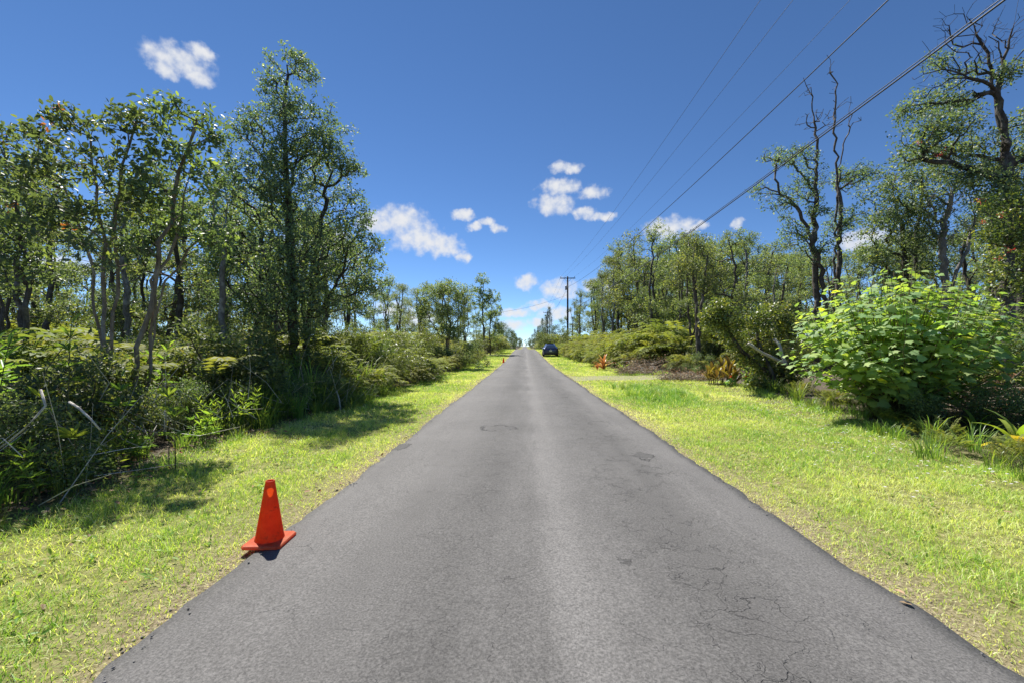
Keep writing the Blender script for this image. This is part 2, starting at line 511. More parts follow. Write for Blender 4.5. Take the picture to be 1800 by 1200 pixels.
def asphalt_material():
    m, nt, N, L = new_mat('asphalt')
    tc = N('ShaderNodeTexCoord'); co = tc.outputs['Object']
    sp = N('ShaderNodeSeparateXYZ'); L(co, sp.inputs[0])
    X, Y = sp.outputs[0], sp.outputs[1]
    grain = noise(N, L, co, 75, 5, 0.78)
    agg = N('ShaderNodeTexVoronoi'); agg.inputs['Scale'].default_value = 95; L(co, agg.inputs['Vector'])
    big = noise(N, L, co, 0.55, 5, 0.6)
    st = N('ShaderNodeMapping'); st.inputs['Scale'].default_value = (1.0, 0.12, 1); L(co, st.inputs[0])
    streak = noise(N, L, st.outputs[0], 2.3, 5, 0.62)
    med = noise(N, L, co, 6, 5, 0.6)
    base = ramp(N, [(0.30, (0.042, 0.041, 0.040)), (0.5, (0.114, 0.110, 0.106)), (0.7, (0.200, 0.193, 0.186))]); L(grain.outputs[0], base.inputs[0])
    col = base.outputs[0]
    speck = ramp(N, [(0.0, (1, 1, 1)), (0.10, (0, 0, 0))]); L(agg.outputs['Distance'], speck.inputs[0])
    stone = mth(N, L, 'MULTIPLY', speck.outputs[0], mth(N, L, 'GREATER_THAN', agg.outputs['Color'], 0.62))
    col = mixc(N, L, mth(N, L, 'MULTIPLY', stone, 0.5), col, (0.33, 0.32, 0.31))
    # broad tonal drift and long streaks
    lum = mth(N, L, 'MULTIPLY_ADD', big.outputs[0], 0.55, 0.72)
    lum = mth(N, L, 'MULTIPLY', lum, mth(N, L, 'MULTIPLY_ADD', streak.outputs[0], 0.55, 0.74))
    lum = mth(N, L, 'MULTIPLY', lum, mth(N, L, 'MULTIPLY_ADD', med.outputs[0], 0.24, 0.88))

    def band(x0, w, wob=0.16):
        c = mth(N, L, 'MULTIPLY_ADD', mth(N, L, 'SUBTRACT', streak.outputs[0], 0.5), wob * 4, X)
        d = mth(N, L, 'ABSOLUTE', mth(N, L, 'SUBTRACT', c, x0))
        r = N('ShaderNodeMapRange'); r.interpolation_type = 'SMOOTHSTEP'
        r.inputs['From Min'].default_value = w; r.inputs['From Max'].default_value = 0.0
        L(d, r.inputs[0])
        return r.outputs[0]
    lum = mth(N, L, 'MULTIPLY', lum, mth(N, L, 'MULTIPLY_ADD', band(0.15, 0.26), 0.24, 1.0))      # polished centre seam
    lum = mth(N, L, 'MULTIPLY', lum, mth(N, L, 'MULTIPLY_ADD', band(-0.55, 0.62), -0.20, 1.0))     # wheel tracks
    lum = mth(N, L, 'MULTIPLY', lum, mth(N, L, 'MULTIPLY_ADD', band(0.98, 0.60), -0.18, 1.0))
    lum = mth(N, L, 'MULTIPLY', lum, mth(N, L, 'MULTIPLY_ADD', band(-1.62, 0.5), 0.10, 1.0))
    lum = mth(N, L, 'MULTIPLY', lum, mth(N, L, 'MULTIPLY_ADD', band(1.75, 0.4), 0.10, 1.0))
    sc = N('ShaderNodeCombineXYZ')
    for k in range(3): L(lum, sc.inputs[k])
    col = mixc(N, L, 1.0, col, sc.outputs[0], 'MULTIPLY')
    # alligator cracking, strongest in the right wheel track
    wv = noise(N, L, co, 3.1, 4, 0.6)
    dv = N('ShaderNodeVectorMath'); dv.operation = 'MULTIPLY_ADD'
    L(wv.outputs['Color'], dv.inputs[0]); dv.inputs[1].default_value = (0.5, 0.5, 0); L(co, dv.inputs[2])
    mpv = N('ShaderNodeMapping'); mpv.inputs['Scale'].default_value = (1.0, 0.8, 1); L(dv.outputs[0], mpv.inputs[0])

    def cracks(scale, width):
        v = N('ShaderNodeTexVoronoi'); v.feature = 'DISTANCE_TO_EDGE'; v.inputs['Scale'].default_value = scale
        L(mpv.outputs[0], v.inputs['Vector'])
        r = N('ShaderNodeMapRange'); r.inputs['From Min'].default_value = width; r.inputs['From Max'].default_value = width * 0.25
        L(v.outputs['Distance'], r.inputs[0])
        return r.outputs[0]
    brk = ramp(N, [(0.46, (0, 0, 0)), (0.60, (1, 1, 1))]); L(noise(N, L, co, 1.25, 5, 0.68).outputs[0], brk.inputs[0])
    brk2 = ramp(N, [(0.50, (0, 0, 0)), (0.58, (1, 1, 1))]); L(noise(N, L, co, 4.0, 4, 0.65).outputs[0], brk2.inputs[0])
    lane = mth(N, L, 'ADD', band(0.95, 0.75), mth(N, L, 'MULTIPLY', band(-0.55, 0.5), 0.35), clamp=True)
    ck = mth(N, L, 'MULTIPLY', mth(N, L, 'MULTIPLY', cracks(3.4, 0.009), brk.outputs[0]), lane)
    ck2 = mth(N, L, 'MULTIPLY', mth(N, L, 'MULTIPLY', cracks(8.5, 0.018), brk2.outputs[0]), mth(N, L, 'MULTIPLY', lane, 0.6))
    ck3 = mth(N, L, 'MULTIPLY', mth(N, L, 'MULTIPLY', cracks(1.3, 0.0045), brk2.outputs[0]), 0.35)
    crack = mth(N, L, 'MAXIMUM', mth(N, L, 'MAXIMUM', ck, ck2), ck3)
    col = mixc(N, L, mth(N, L, 'MULTIPLY', crack, 0.62), col, (0.014, 0.014, 0.013))
    # small failed patches with a dark ragged rim
    hole = None
    wz = noise(N, L, co, 5.0, 4, 0.7)
    wx = mth(N, L, 'MULTIPLY_ADD', mth(N, L, 'SUBTRACT', wz.outputs[0], 0.5), 0.38, X)
    wy = mth(N, L, 'MULTIPLY_ADD', mth(N, L, 'SUBTRACT', med.outputs[0], 0.5), 0.8, Y)
    for hx, hy, rx, ry, dk in ((-0.62, 7.75, 0.34, 0.28, 1.0), (1.45, 5.85, 0.17, 0.20, 1.0), (1.38, 5.15, 0.20, 0.22, 0.45), (1.28, 8.3, 0.2, 0.3, 0.35), (-1.98, 6.35, 0.13, 0.24, 1.2), (1.3, 6.9, 0.22, 0.2, 0.3), (0.55, 2.95, 0.03, 0.035, 1.2)):
        a = mth(N, L, 'DIVIDE', mth(N, L, 'SUBTRACT', wx, hx), rx)
        b = mth(N, L, 'DIVIDE', mth(N, L, 'SUBTRACT', wy, hy), ry)
        d = mth(N, L, 'ADD', mth(N, L, 'MULTIPLY', a, a), mth(N, L, 'MULTIPLY', b, b))
        rim = mth(N, L, 'SUBTRACT', 1.0, mth(N, L, 'MULTIPLY', mth(N, L, 'ABSOLUTE', mth(N, L, 'SUBTRACT', d, 0.8)), 5.0), clamp=True)
        rim = mth(N, L, 'MULTIPLY', rim, mth(N, L, 'GREATER_THAN', wv.outputs[0], 0.48))
        ins = mth(N, L, 'MULTIPLY', mth(N, L, 'LESS_THAN', d, 0.8), 0.42 * dk if hx > 0 or hx < -1.5 else 0.10)
        h = mth(N, L, 'MULTIPLY', mth(N, L, 'MAXIMUM', rim, ins), min(dk, 1.0))
        hole = h if hole is None else mth(N, L, 'MAXIMUM', hole, h)
    col = mixc(N, L, mth(N, L, 'MULTIPLY', hole, 0.85), col, (0.018, 0.018, 0.018))
    # darker crumbled margin
    ax = mth(N, L, 'ABSOLUTE', X)
    mg = N('ShaderNodeMapRange'); mg.inputs['From Min'].default_value = 1.93; mg.inputs['From Max'].default_value = 2.06
    L(mth(N, L, 'MULTIPLY_ADD', mth(N, L, 'SUBTRACT', med.outputs[0], 0.5), 0.35, ax), mg.inputs[0])
    col = mixc(N, L, mth(N, L, 'MULTIPLY', mg.outputs[0], 0.32), col, (0.045, 0.044, 0.044))
    pb = N('ShaderNodeBsdfPrincipled'); L(col, pb.inputs['Base Color'])
    pb.inputs['Roughness'].default_value = 0.82; pb.inputs['Specular IOR Level'].default_value = 0.32
    hgt = mth(N, L, 'SUBTRACT', mth(N, L, 'MULTIPLY_ADD', grain.outputs[0], 0.6, mth(N, L, 'MULTIPLY', med.outputs[0], 0.5)), mth(N, L, 'MULTIPLY', mth(N, L, 'MAXIMUM', crack, hole), 1.5))
    bp = N('ShaderNodeBump'); bp.inputs['Strength'].default_value = 0.75; bp.inputs['Distance'].default_value = 0.012
    L(hgt, bp.inputs['Height']); L(bp.outputs[0], pb.inputs['Normal'])
    o = N('ShaderNodeOutputMaterial'); L(pb.outputs[0], o.inputs[0])
    return m


def build_road():
    ys = np.concatenate([np.arange(-14, 26, 0.12), np.arange(26, 120, 1.0), np.arange(120, 900, 10.0)])
    us = np.array([-1.0, -0.99, -0.93, -0.6, -0.3, 0, 0.3, 0.6, 0.93, 0.99, 1.0])
    dz = np.array([-0.09, -0.012, 0.0, 0.012, 0.02, 0.022, 0.02, 0.012, 0.0, -0.012, -0.09])
    V = []
    for y in ys:
        wl = ROAD_HW + float(edge_wobble(y, -1)); wr = ROAD_HW + float(edge_wobble(y, 1))
        for u, z in zip(us, dz):
            w = wl if u < 0 else wr
            V.append((u * w, y, float(zprof(y)) + z))
    n = len(us); i = np.arange(len(ys) * n).reshape(len(ys), n)
    F = np.stack([i[:-1, :-1], i[:-1, 1:], i[1:, 1:], i[1:, :-1]], -1).reshape(-1, 4)
    o = link('road', make_mesh('road', V, [F], asphalt_material(), smooth=True))
    tag(o, kind='structure')


build_road()


def gravel_material():
    m, nt, N, L = new_mat('gravel')
    tc = N('ShaderNodeTexCoord'); co = tc.outputs['Object']
    v = N('ShaderNodeTexVoronoi'); v.inputs['Scale'].default_value = 26; L(co, v.inputs['Vector'])
    n1 = noise(N, L, co, 3, 5, 0.6)
    r = ramp(N, [(0.0, (0.20, 0.19, 0.18)), (0.6, (0.30, 0.28, 0.26)), (1, (0.12, 0.11, 0.10))]); L(v.outputs['Color'], r.inputs[0])
    g = ramp(N, [(0.45, (0, 0, 0)), (0.6, (1, 1, 1))]); L(n1.outputs[0], g.inputs[0])
    col = mixc(N, L, mth(N, L, 'MULTIPLY_ADD', g.outputs[0], 0.4, 0.55), r.outputs[0], (0.27, 0.27, 0.09))
    pb = N('ShaderNodeBsdfPrincipled'); L(col, pb.inputs['Base Color']); pb.inputs['Roughness'].default_value = 0.95
    bp = N('ShaderNodeBump'); bp.inputs['Strength'].default_value = 1.0; bp.inputs['Distance'].default_value = 0.03
    L(v.outputs['Distance'], bp.inputs['Height']); L(bp.outputs[0], pb.inputs['Normal'])
    o = N('ShaderNodeOutputMaterial'); L(pb.outputs[0], o.inputs[0])
    return m


M['gravel'] = gravel_material()


def sheet(name, outline_fn, x0, x1, nx, ny, dz=0.012):
    xs = np.linspace(x0, x1, nx)
    V = []
    for x in xs:
        ya, yb = outline_fn(x)
        for t in np.linspace(0, 1, ny):
            y = ya + (yb - ya) * t
            V.append((x, y, float(ground_z(x, y)) + dz))
    i = np.arange(nx * ny).reshape(nx, ny)
    F = np.stack([i[:-1, :-1], i[1:, :-1], i[1:, 1:], i[:-1, 1:]], -1).reshape(-1, 4)
    o = link(name, make_mesh(name, V, [F], M['gravel'], smooth=True))
    tag(o, kind='structure')


sheet('gravel_driveway_path', lambda x: (19.6 + 0.25 * math.sin(x * 2.1) + 0.10 * x, 22.6 + 0.3 * math.sin(x * 1.4 + 1) + 0.12 * x), 2.14, 9.0, 26, 8)
sheet('gravel_lane_path', lambda x: (57.5 + 0.3 * math.sin(x * 2.1), 60.2 + 0.3 * math.sin(x * 1.4 + 1)), -9.0, -2.14, 26, 8)

# ------------------------------------------------------------------ plant generators
def unit(v):
    return v / (np.linalg.norm(v, axis=-1, keepdims=True) + 1e-9)


def smooth_poly(pts, step, rng, wob=0.0):
    """Catmull-Rom through control points, resampled, with a little wobble"""
    p = np.array(pts, float)
    q = np.vstack([2 * p[0] - p[1], p, 2 * p[-1] - p[-2]])
    out = [p[0]]
    for i in range(1, len(q) - 2):
        n = max(1, int(np.linalg.norm(q[i + 1] - q[i]) / step))
        for k in range(1, n + 1):
            t = k / n
            a, b, c, d = q[i - 1], q[i], q[i + 1], q[i + 2]
            out.append(0.5 * (2 * b + (c - a) * t + (2 * a - 5 * b + 4 * c - d) * t * t + (3 * b - a - 3 * c + d) * t ** 3))
    out = np.array(out)
    if wob:
        w = rng.normal(0, wob, out.shape); w[0] = 0; w[:, 2] *= 0.3
        out = out + w
    return out


def grow(trunks, att, rng, bf=0.25, seg=0.35, jit=0.10, clear=0.0, up=0.25, r_root=0.16, r_tip=0.006):
    """grow branches from trunk polylines to attraction points: each point joins the node that is cheapest to reach"""
    cap = 60 + sum(len(t) for t in trunks) + len(att) * 14
    pos = np.zeros((cap, 3)); dirn = np.zeros((cap, 3)); par = np.full(cap, -1); path = np.zeros(cap)
    ok = np.zeros(cap); main = np.full(cap, -1); n = 0
    for t in trunks:
        for i, p in enumerate(t):
            pos[n] = p
            if i:
                par[n] = n - 1; dirn[n] = unit(p - pos[n - 1]); path[n] = path[n - 1] + np.linalg.norm(p - pos[n - 1]); main[n - 1] = n
            else:
                dirn[n] = unit(t[1] - t[0])
                if n: par[n] = 0
            ok[n] = 0 if p[2] > clear else 50
            n += 1
    tr = pos[:n].copy()
    d0 = np.array([np.min(np.sum((tr - a) ** 2, 1)) for a in att])
    tips = []
    for a in att[np.argsort(d0)]:
        q = pos[:n]
        dv = a - q
        dist = np.sqrt(np.sum(dv * dv, 1))
        cost = dist + bf * path[:n] + ok[:n] + 0.9 * np.maximum(0, -dv[:, 2])
        j = int(np.argmin(cost))
        L_ = dist[j]
        if L_ < 1e-3: continue
        k = min(10, max(1, int(math.ceil(L_ / seg))))
        ctrl = pos[j] + (0.6 * dirn[j] + 0.5 * dv[j] / L_ + np.array([0, 0, up])) * L_ * 0.42
        prev = j
        for i in range(1, k + 1):
            t = i / k
            p = (1 - t) ** 2 * pos[j] + 2 * t * (1 - t) * ctrl + t * t * a
            if i < k: p = p + rng.normal(0, jit * seg, 3)
            pos[n] = p; par[n] = prev; dirn[n] = unit(p - pos[prev]); path[n] = path[prev] + np.linalg.norm(p - pos[prev])
            if main[prev] < 0: main[prev] = n
            prev = n; n += 1
        tips.append(n - 1)
    pos, dirn, par, main = pos[:n], dirn[:n], par[:n], main[:n]
    w = np.zeros(n); w[tips] = 1
    haskid = np.zeros(n, bool); haskid[par[par >= 0]] = True
    w[~haskid] = np.maximum(w[~haskid], 1)
    for i in range(n - 1, -1, -1):
        if par[i] >= 0: w[par[i]] += w[i]
    wr = max(w[par < 0])
    e = math.log(r_root / r_tip) / max(math.log(wr), 0.5)
    rad = r_tip * w ** e
    return dict(pos=pos, dir=dirn, par=par, main=main, rad=rad, tips=np.array(tips))


def tube_faces(sk, rng, flare=1.5, keep=None):
    pos, dirn, par, main, rad = (sk[k] for k in ('pos', 'dir', 'par', 'main', 'rad'))
    n = len(pos)
    rad = rad.copy()
    base = pos[par < 0]
    for b in base:                                    # root flare
        h = pos[:, 2] - b[2]; near = (np.sum((pos[:, :2] - b[:2]) ** 2, 1) < 0.3) & (h < 0.5)
        rad[near] *= 1 + (flare - 1) * np.clip(1 - h[near] / 0.5, 0, 1)
    segs = np.where(par >= 0)[0]
    if keep is not None: segs = segs[rad[segs] > keep]
    V, F, off = [], [], 0
    ismain = main[par[segs]] == segs
    for lo, hi, k in ((0.035, 9, 8), (0.012, 0.035, 5), (0, 0.012, 3)):
        r_ = rad[segs]; s = segs[(r_ >= lo) & (r_ < hi)]
        if not len(s): continue
        mn = main[par[s]] == s
        d1 = dirn[s]; d0 = np.where(mn[:, None], dirn[par[s]], d1)
        r1 = rad[s]; r0 = np.where(mn, np.minimum(rad[par[s]], r1 * 1.5), r1 * 1.12)
        ang = np.arange(k) * 2 * math.pi / k

        def ring(c, d, r):
            ref = np.tile([0.36, 0.88, 0.12], (len(d), 1))
            bad = np.abs(np.sum(ref * d, 1)) > 0.93
            ref[bad] = [0.9, -0.2, 0.3]
            u = unit(np.cross(d, ref)); w = np.cross(d, u)
            return c[:, None] + (u[:, None] * np.cos(ang)[None, :, None] + w[:, None] * np.sin(ang)[None, :, None]) * r[:, None, None]
        A = ring(pos[par[s]], d0, r0); B = ring(pos[s], d1, r1)
        m = len(s)
        vv = np.concatenate([A, B], 1).reshape(-1, 3)
        b0 = off + np.arange(m)[:, None] * 2 * k
        kk = np.arange(k); k2 = (kk + 1) % k
        q = np.stack([b0 + kk, b0 + k2, b0 + k + k2, b0 + k + kk], -1).reshape(-1, 4)
        V.append(vv); F.append(q); off += len(vv)
    return np.concatenate(V), [np.concatenate(F)]


def leaf_faces(p, d, nrm, L_, W_, tone, shape='hex', fold=0.25, droop=0.12):
    n = len(p)
    d = unit(d); side = unit(np.cross(d, nrm)); nrm = np.cross(side, d)
    L_ = np.broadcast_to(L_, n)[:, None]; W_ = np.broadcast_to(W_, n)[:, None]
    tip = p + d * L_; tip[:, 2] -= (L_ * droop)[:, 0]
    if shape == 'rhomb':
        m = p + d * L_ * 0.5 + nrm * W_ * fold * 0.5
        V = np.stack([p, m - side * W_ * 0.5, tip, m + side * W_ * 0.5], 1)
        idx = np.arange(n)[:, None] * 4 + np.arange(4)
        return V.reshape(-1, 3), [idx], np.repeat(tone, 4)
    a = p + d * L_ * 0.28 + nrm * W_ * fold * 0.5; b = p + d * L_ * 0.68 + nrm * W_ * fold * 0.45
    b[:, 2] -= (L_ * droop * 0.4)[:, 0]
    V = np.stack([p, a - side * W_ * 0.44, b - side * W_ * 0.42, tip, b + side * W_ * 0.42, a + side * W_ * 0.44], 1)
    i0 = np.arange(n)[:, None] * 6
    F = np.concatenate([i0 + np.array([0, 1, 2, 3]), i0 + np.array([0, 3, 4, 5])])
    return V.reshape(-1, 3), [F], np.repeat(tone, 6)


def rosettes(c, axis, per, L_, aspect, rng, spread=0.9, scatter=0.10, tone0=None, tone_sd=0.22, up=0.5, shape='rhomb', droop=0.12, odd=0.0):
    """per leaves round every centre c, fanning out from the twig axis"""
    n = len(c)
    ci = np.repeat(np.arange(n), per)
    ax = unit(axis[ci] + rng.normal(0, 0.35, (n * per, 3)))
    d = unit(ax * (1 - spread * 0.5) + rng.normal(0, 1, (n * per, 3)) * spread)
    p = c[ci] + rng.normal(0, scatter, (n * per, 3)) + d * scatter * 0.3
    nr = unit(np.array([0, 0, up]) + rng.normal(0, 0.6, (n * per, 3)))
    ll = L_ * rng.uniform(0.65, 1.25, n * per)
    t0 = rng.uniform(0.15, 0.65, n) if tone0 is None else tone0
    tone = np.clip(t0[ci] + rng.normal(0, tone_sd, n * per), 0, 0.93)
    if odd:
        o_ = rng.random(n) < odd
        tone[o_[ci]] = 1.0
    return leaf_faces(p, d, nr, ll, ll * aspect, tone, shape, droop=droop)


def sample_clumps(clumps, n, rng, shell=0.45):
    """clumps: (centre3, radii3, weight)"""
    w = np.array([c[2] for c in clumps], float); w /= w.sum()
    which = rng.choice(len(clumps), n, p=w)
    u = unit(rng.normal(0, 1, (n, 3))) * (rng.random(n) ** shell)[:, None]
    return np.array([clumps[k][0] for k in which]) + u * np.array([clumps[k][1] for k in which])


def join(parts):
    V, F, T, o = [], [], [], 0
    for v, f, t in parts:
        V.append(v); F += [x + o for x in f]; T.append(t); o += len(v)
    return np.concatenate(V), F, np.concatenate(T)


def tree_parts(sk, rng, bark, leaf, per, L_, aspect, shape='rhomb', leafy=None, scatter=0.10, extra=1, odd=0.0, keep=None, spread=0.9, names='tree'):
    V, F = tube_faces(sk, rng, keep=keep)
    trunk = make_mesh(names + '_trunk', V, F, bark, smooth=True)
    tips = sk['tips']
    if leafy is not None: tips = tips[leafy(sk['pos'][tips])]
    crown = None
    if len(tips):
        c = sk['pos'][tips]; ax = sk['dir'][tips]
        cs, axs = [c], [ax]
        pr = tips
        for _ in range(extra):                     # leaves also sit further down each twig
            pr = sk['par'][pr]
            f = rng.uniform(0.2, 0.9, len(pr))[:, None]
            cs.append(sk['pos'][pr] * (1 - f) + c * f); axs.append(ax)
        c = np.concatenate(cs); ax = np.concatenate(axs)
        V, F, T = rosettes(c, ax, per, L_, aspect, rng, scatter=scatter, shape=shape, odd=odd, spread=spread)
        crown = make_mesh(names + '_crown', V, F, leaf, tone=T)
    return trunk, crown


def place_tree(name, trunk, crown, loc, label, group=None, rz=0, scale=None, cat='tree'):
    e = empty(name, loc, rz, scale)
    link('trunk', trunk, e)
    if crown is not None: link('crown', crown, e)
    tag(e, label, cat, group)
    return e


def px_clump(px, py, rx, ry, d, base, w=None, rd=None, dd=0.0):
    c = P(px, py, d + dd) - base
    s = d / FPX
    rd = (rx + ry) * 0.5 if rd is None else rd
    return (c, np.array([rx * s, rd * s, ry * s]), (rx * ry) if w is None else w)


def hero_tree(name, label, d, stems, clumps, n_tips, bark, leaf, per=14, L_=0.08, aspect=0.5, r_root=0.15, seed=0, bare=(), n_bare=0, clear=1.2, shape='rhomb',
              scatter=0.10, bf=0.22, extra=0, odd=0.0, dd=None, sep_d=0.35, seg=0.35, wob=0.03, r_tip=0.005, group=None, jit=0.12, shell=0.45):
    """stems: lists of (px, py[, depth offset]); the first entry is the foot on the ground. clumps: (px, py, rx, ry[, depth offset])"""
    rng = np.random.default_rng(seed)
    b = G(stems[0][0][0], d)
    tr = []
    for st in stems:
        pts = []
        for i, s in enumerate(st):
            od = s[2] if len(s) > 2 else 0.0
            pts.append((G(s[0], d + od) - np.array([0, 0, 0.08])) if i == 0 else P(s[0], s[1], d + od))
        tr.append(smooth_poly(np.array(pts) - b, 0.3, rng, wob))
    cl = [px_clump(c[0], c[1], c[2], c[3], d, b, dd=(c[4] if len(c) > 4 else rng.uniform(-1, 1) * sep_d * c[2] * d / FPX)) for c in clumps]
    att = sample_clumps(cl, n_tips, rng, shell)
    nl = len(att)
    if n_bare:
        cb_ = [px_clump(c[0], c[1], c[2], c[3], d, b, dd=0) for c in bare]
        att = np.concatenate([att, sample_clumps(cb_, n_bare, rng, 0.5)])
    leafset = {tuple(np.round(a, 5)) for a in att[:nl]}
    sk = grow(tr, att, rng, bf=bf, seg=seg, clear=clear, r_root=r_root, r_tip=r_tip, jit=jit)
    lf = (lambda q: np.array([tuple(np.round(a, 5)) in leafset for a in q])) if n_bare else None
    t, c = tree_parts(sk, rng, bark, leaf, per, L_, aspect, shape, lf, scatter, extra, odd, names=name)
    return place_tree(name, t, c, b, label, group)


ORD = 'first second third fourth fifth sixth seventh eighth ninth tenth eleventh twelfth thirteenth fourteenth fifteenth sixteenth seventeenth eighteenth nineteenth twentieth'.split() + ['twenty-' + w for w in 'first second third fourth fifth sixth seventh eighth ninth'.split()]


def wood_proto(seed, h=10.0, spread=2.2, n_cl=9, n_tips=240, per=20, L_=0.125, low=0.38, bark='bark_mid', leaf='leaf_wood', r=0.115, lean=0.5, n_stem=1, cr=0.9, scatter=0.11):
    rng = np.random.default_rng(seed)
    tr, cl = [], []
    for s in range(n_stem):
        a = rng.uniform(0, 6.28); l = rng.uniform(0.2, 1) * lean * (1 if n_stem == 1 else 2.2)
        hh = h * (1 if s == 0 else rng.uniform(0.7, 0.95))
        ctrl = [np.array([rng.normal(0, 0.10) * (s > 0), rng.normal(0, 0.10) * (s > 0), -0.1])]
        for f in (0.25, 0.5, 0.75, 0.93):
            ctrl.append(np.array([math.cos(a) * l * f ** 1.3, math.sin(a) * l * f ** 1.3, hh * f]) + rng.normal(0, 0.16, 3) * np.array([1, 1, 0.3]))
        tr.append(smooth_poly(ctrl, 0.4, rng, 0.035))
        top = ctrl[-1]
        for k in range(max(3, n_cl // n_stem)):
            f = low + (1 - low) * (k + rng.random()) / max(3, n_cl // n_stem)
            q = np.array([np.interp(f * hh, tr[-1][:, 2], tr[-1][:, i]) for i in range(3)]); q[2] = f * hh
            rad = spread * (1.15 - abs(f - 0.66) * 1.5) * rng.uniform(0.35, 1.0)
            a2 = rng.uniform(0, 6.28)
            q = q + np.array([math.cos(a2) * rad, math.sin(a2) * rad, 0])
            s_ = cr * rng.uniform(0.6, 1.25)
            cl.append((q, np.array([s_, s_, s_ * 0.72]), s_ ** 2))
        cl.append((top + np.array([0, 0, 0.35]), np.array([0.7, 0.7, 0.7]) * cr, 0.7))
    att = sample_clumps(cl, n_tips, rng)
    sk = grow(tr, att, rng, bf=0.25, seg=0.5, clear=h * low * 0.6, r_root=r, r_tip=0.007)
    return tree_parts(sk, rng, M[bark], M[leaf], per, L_, 0.55, scatter=scatter, extra=0, names='wood_tree')


def conifer_proto(seed, h=11.0):
    rng = np.random.default_rng(seed)
    tr = [smooth_poly([(0, 0, -0.1), (0.05, 0, h * 0.5), (0, 0.04, h)], 0.5, rng, 0.01)]
    att = []
    for z in np.arange(1.5, h, 0.42):
        R_ = 1.75 * (1 - z / h) ** 0.75 + 0.15
        for k in range(7):
            a = rng.uniform(0, 6.28)
            att.append([math.cos(a) * R_ * rng.uniform(0.5, 1), math.sin(a) * R_ * rng.uniform(0.5, 1), z + rng.normal(0, 0.1)])
    sk = grow(tr, np.array(att), rng, bf=0.9, seg=0.5, clear=0.8, r_root=0.13, r_tip=0.006, up=0.0)
    return tree_parts(sk, rng, M['bark_dark'], M['leaf_far'], 16, 0.22, 0.22, scatter=0.15, names='conifer')


def snag_proto(seed, h=9.0, n=26):
    rng = np.random.default_rng(seed)
    tr = [smooth_poly([(0, 0, -0.1), (0.2, 0.1, h * 0.4), (-0.1, 0.2, h * 0.75), (0.1, 0, h)], 0.4, rng, 0.05)]
    cl = [(np.array([0, 0, h * f]), np.array([1.1, 1.1, 1.0]), 1) for f in (0.6, 0.75, 0.9, 1.0)]
    sk = grow(tr, sample_clumps(cl, n, rng), rng, seg=0.4, clear=h * 0.4, r_root=0.13, r_tip=0.008, jit=0.2)
    V, F = tube_faces(sk, rng)
    return make_mesh('snag_trunk', V, F, M['bark_grey'], smooth=True), None


def bush_proto(seed, h=1.8, w=1.1, n_tips=170, per=14, L_=0.10, aspect=0.42, leaf='leaf_shade', bark='bark_mid', shape='rhomb', scatter=0.08, n_stem=7, low=0.15, n_cl=9, spread=0.9, droop=0.12, odd=0.0):
    rng = np.random.default_rng(seed)
    tr = []
    for s in range(n_stem):
        a = rng.uniform(0, 6.28); rr = rng.uniform(0.2, 0.8) * w
        tr.append(smooth_poly([(rng.normal(0, 0.12), rng.normal(0, 0.12), -0.08), (math.cos(a) * rr * 0.4, math.sin(a) * rr * 0.4, h * 0.4), (math.cos(a) * rr, math.sin(a) * rr, h * rng.uniform(0.6, 0.85))], 0.25, rng, 0.02))
    cl = []
    for k in range(n_cl):
        a = rng.uniform(0, 6.28); f = rng.random(); rr = w * math.sqrt(rng.random())
        z = h * (low + (0.92 - low) * rng.random()) * math.sqrt(max(0.1, 1 - (rr / w) ** 2 * 0.75))
        s_ = w * rng.uniform(0.22, 0.42)
        cl.append((np.array([math.cos(a) * rr, math.sin(a) * rr, max(z, 0.2)]), np.array([s_, s_, s_ * 0.8]), s_ ** 2))
    att = sample_clumps(cl, n_tips, rng); att[:, 2] = np.maximum(att[:, 2], 0.05)
    sk = grow(tr, att, rng, bf=0.2, seg=0.25, clear=0.1, r_root=0.022, r_tip=0.0035)
    V, F = tube_faces(sk, rng, flare=1.1)
    stems = make_mesh('bush_stems', V, F, M[bark], smooth=True)
    c = sk['pos'][sk['tips']]; ax = sk['dir'][sk['tips']]; pr = sk['par'][sk['tips']]
    f = rng.uniform(0.2, 0.9, len(pr))[:, None]
    c = np.concatenate([c, sk['pos'][pr] * (1 - f) + c * f]); ax = np.concatenate([ax, ax])
    V, F, T = rosettes(c, ax, per, L_, aspect, rng, scatter=scatter, shape=shape, spread=spread, droop=droop, odd=odd)
    return stems, make_mesh('bush_foliage', V, F, M[leaf], tone=T)


def place_bush(name, pr, loc, label, group=None, rz=0, scale=None, cat='bush', names=('stems', 'foliage')):
    e = empty(name, loc, rz, scale)
    link(names[0], pr[0], e); link(names[1], pr[1], e)
    tag(e, label, cat, group)
    return e


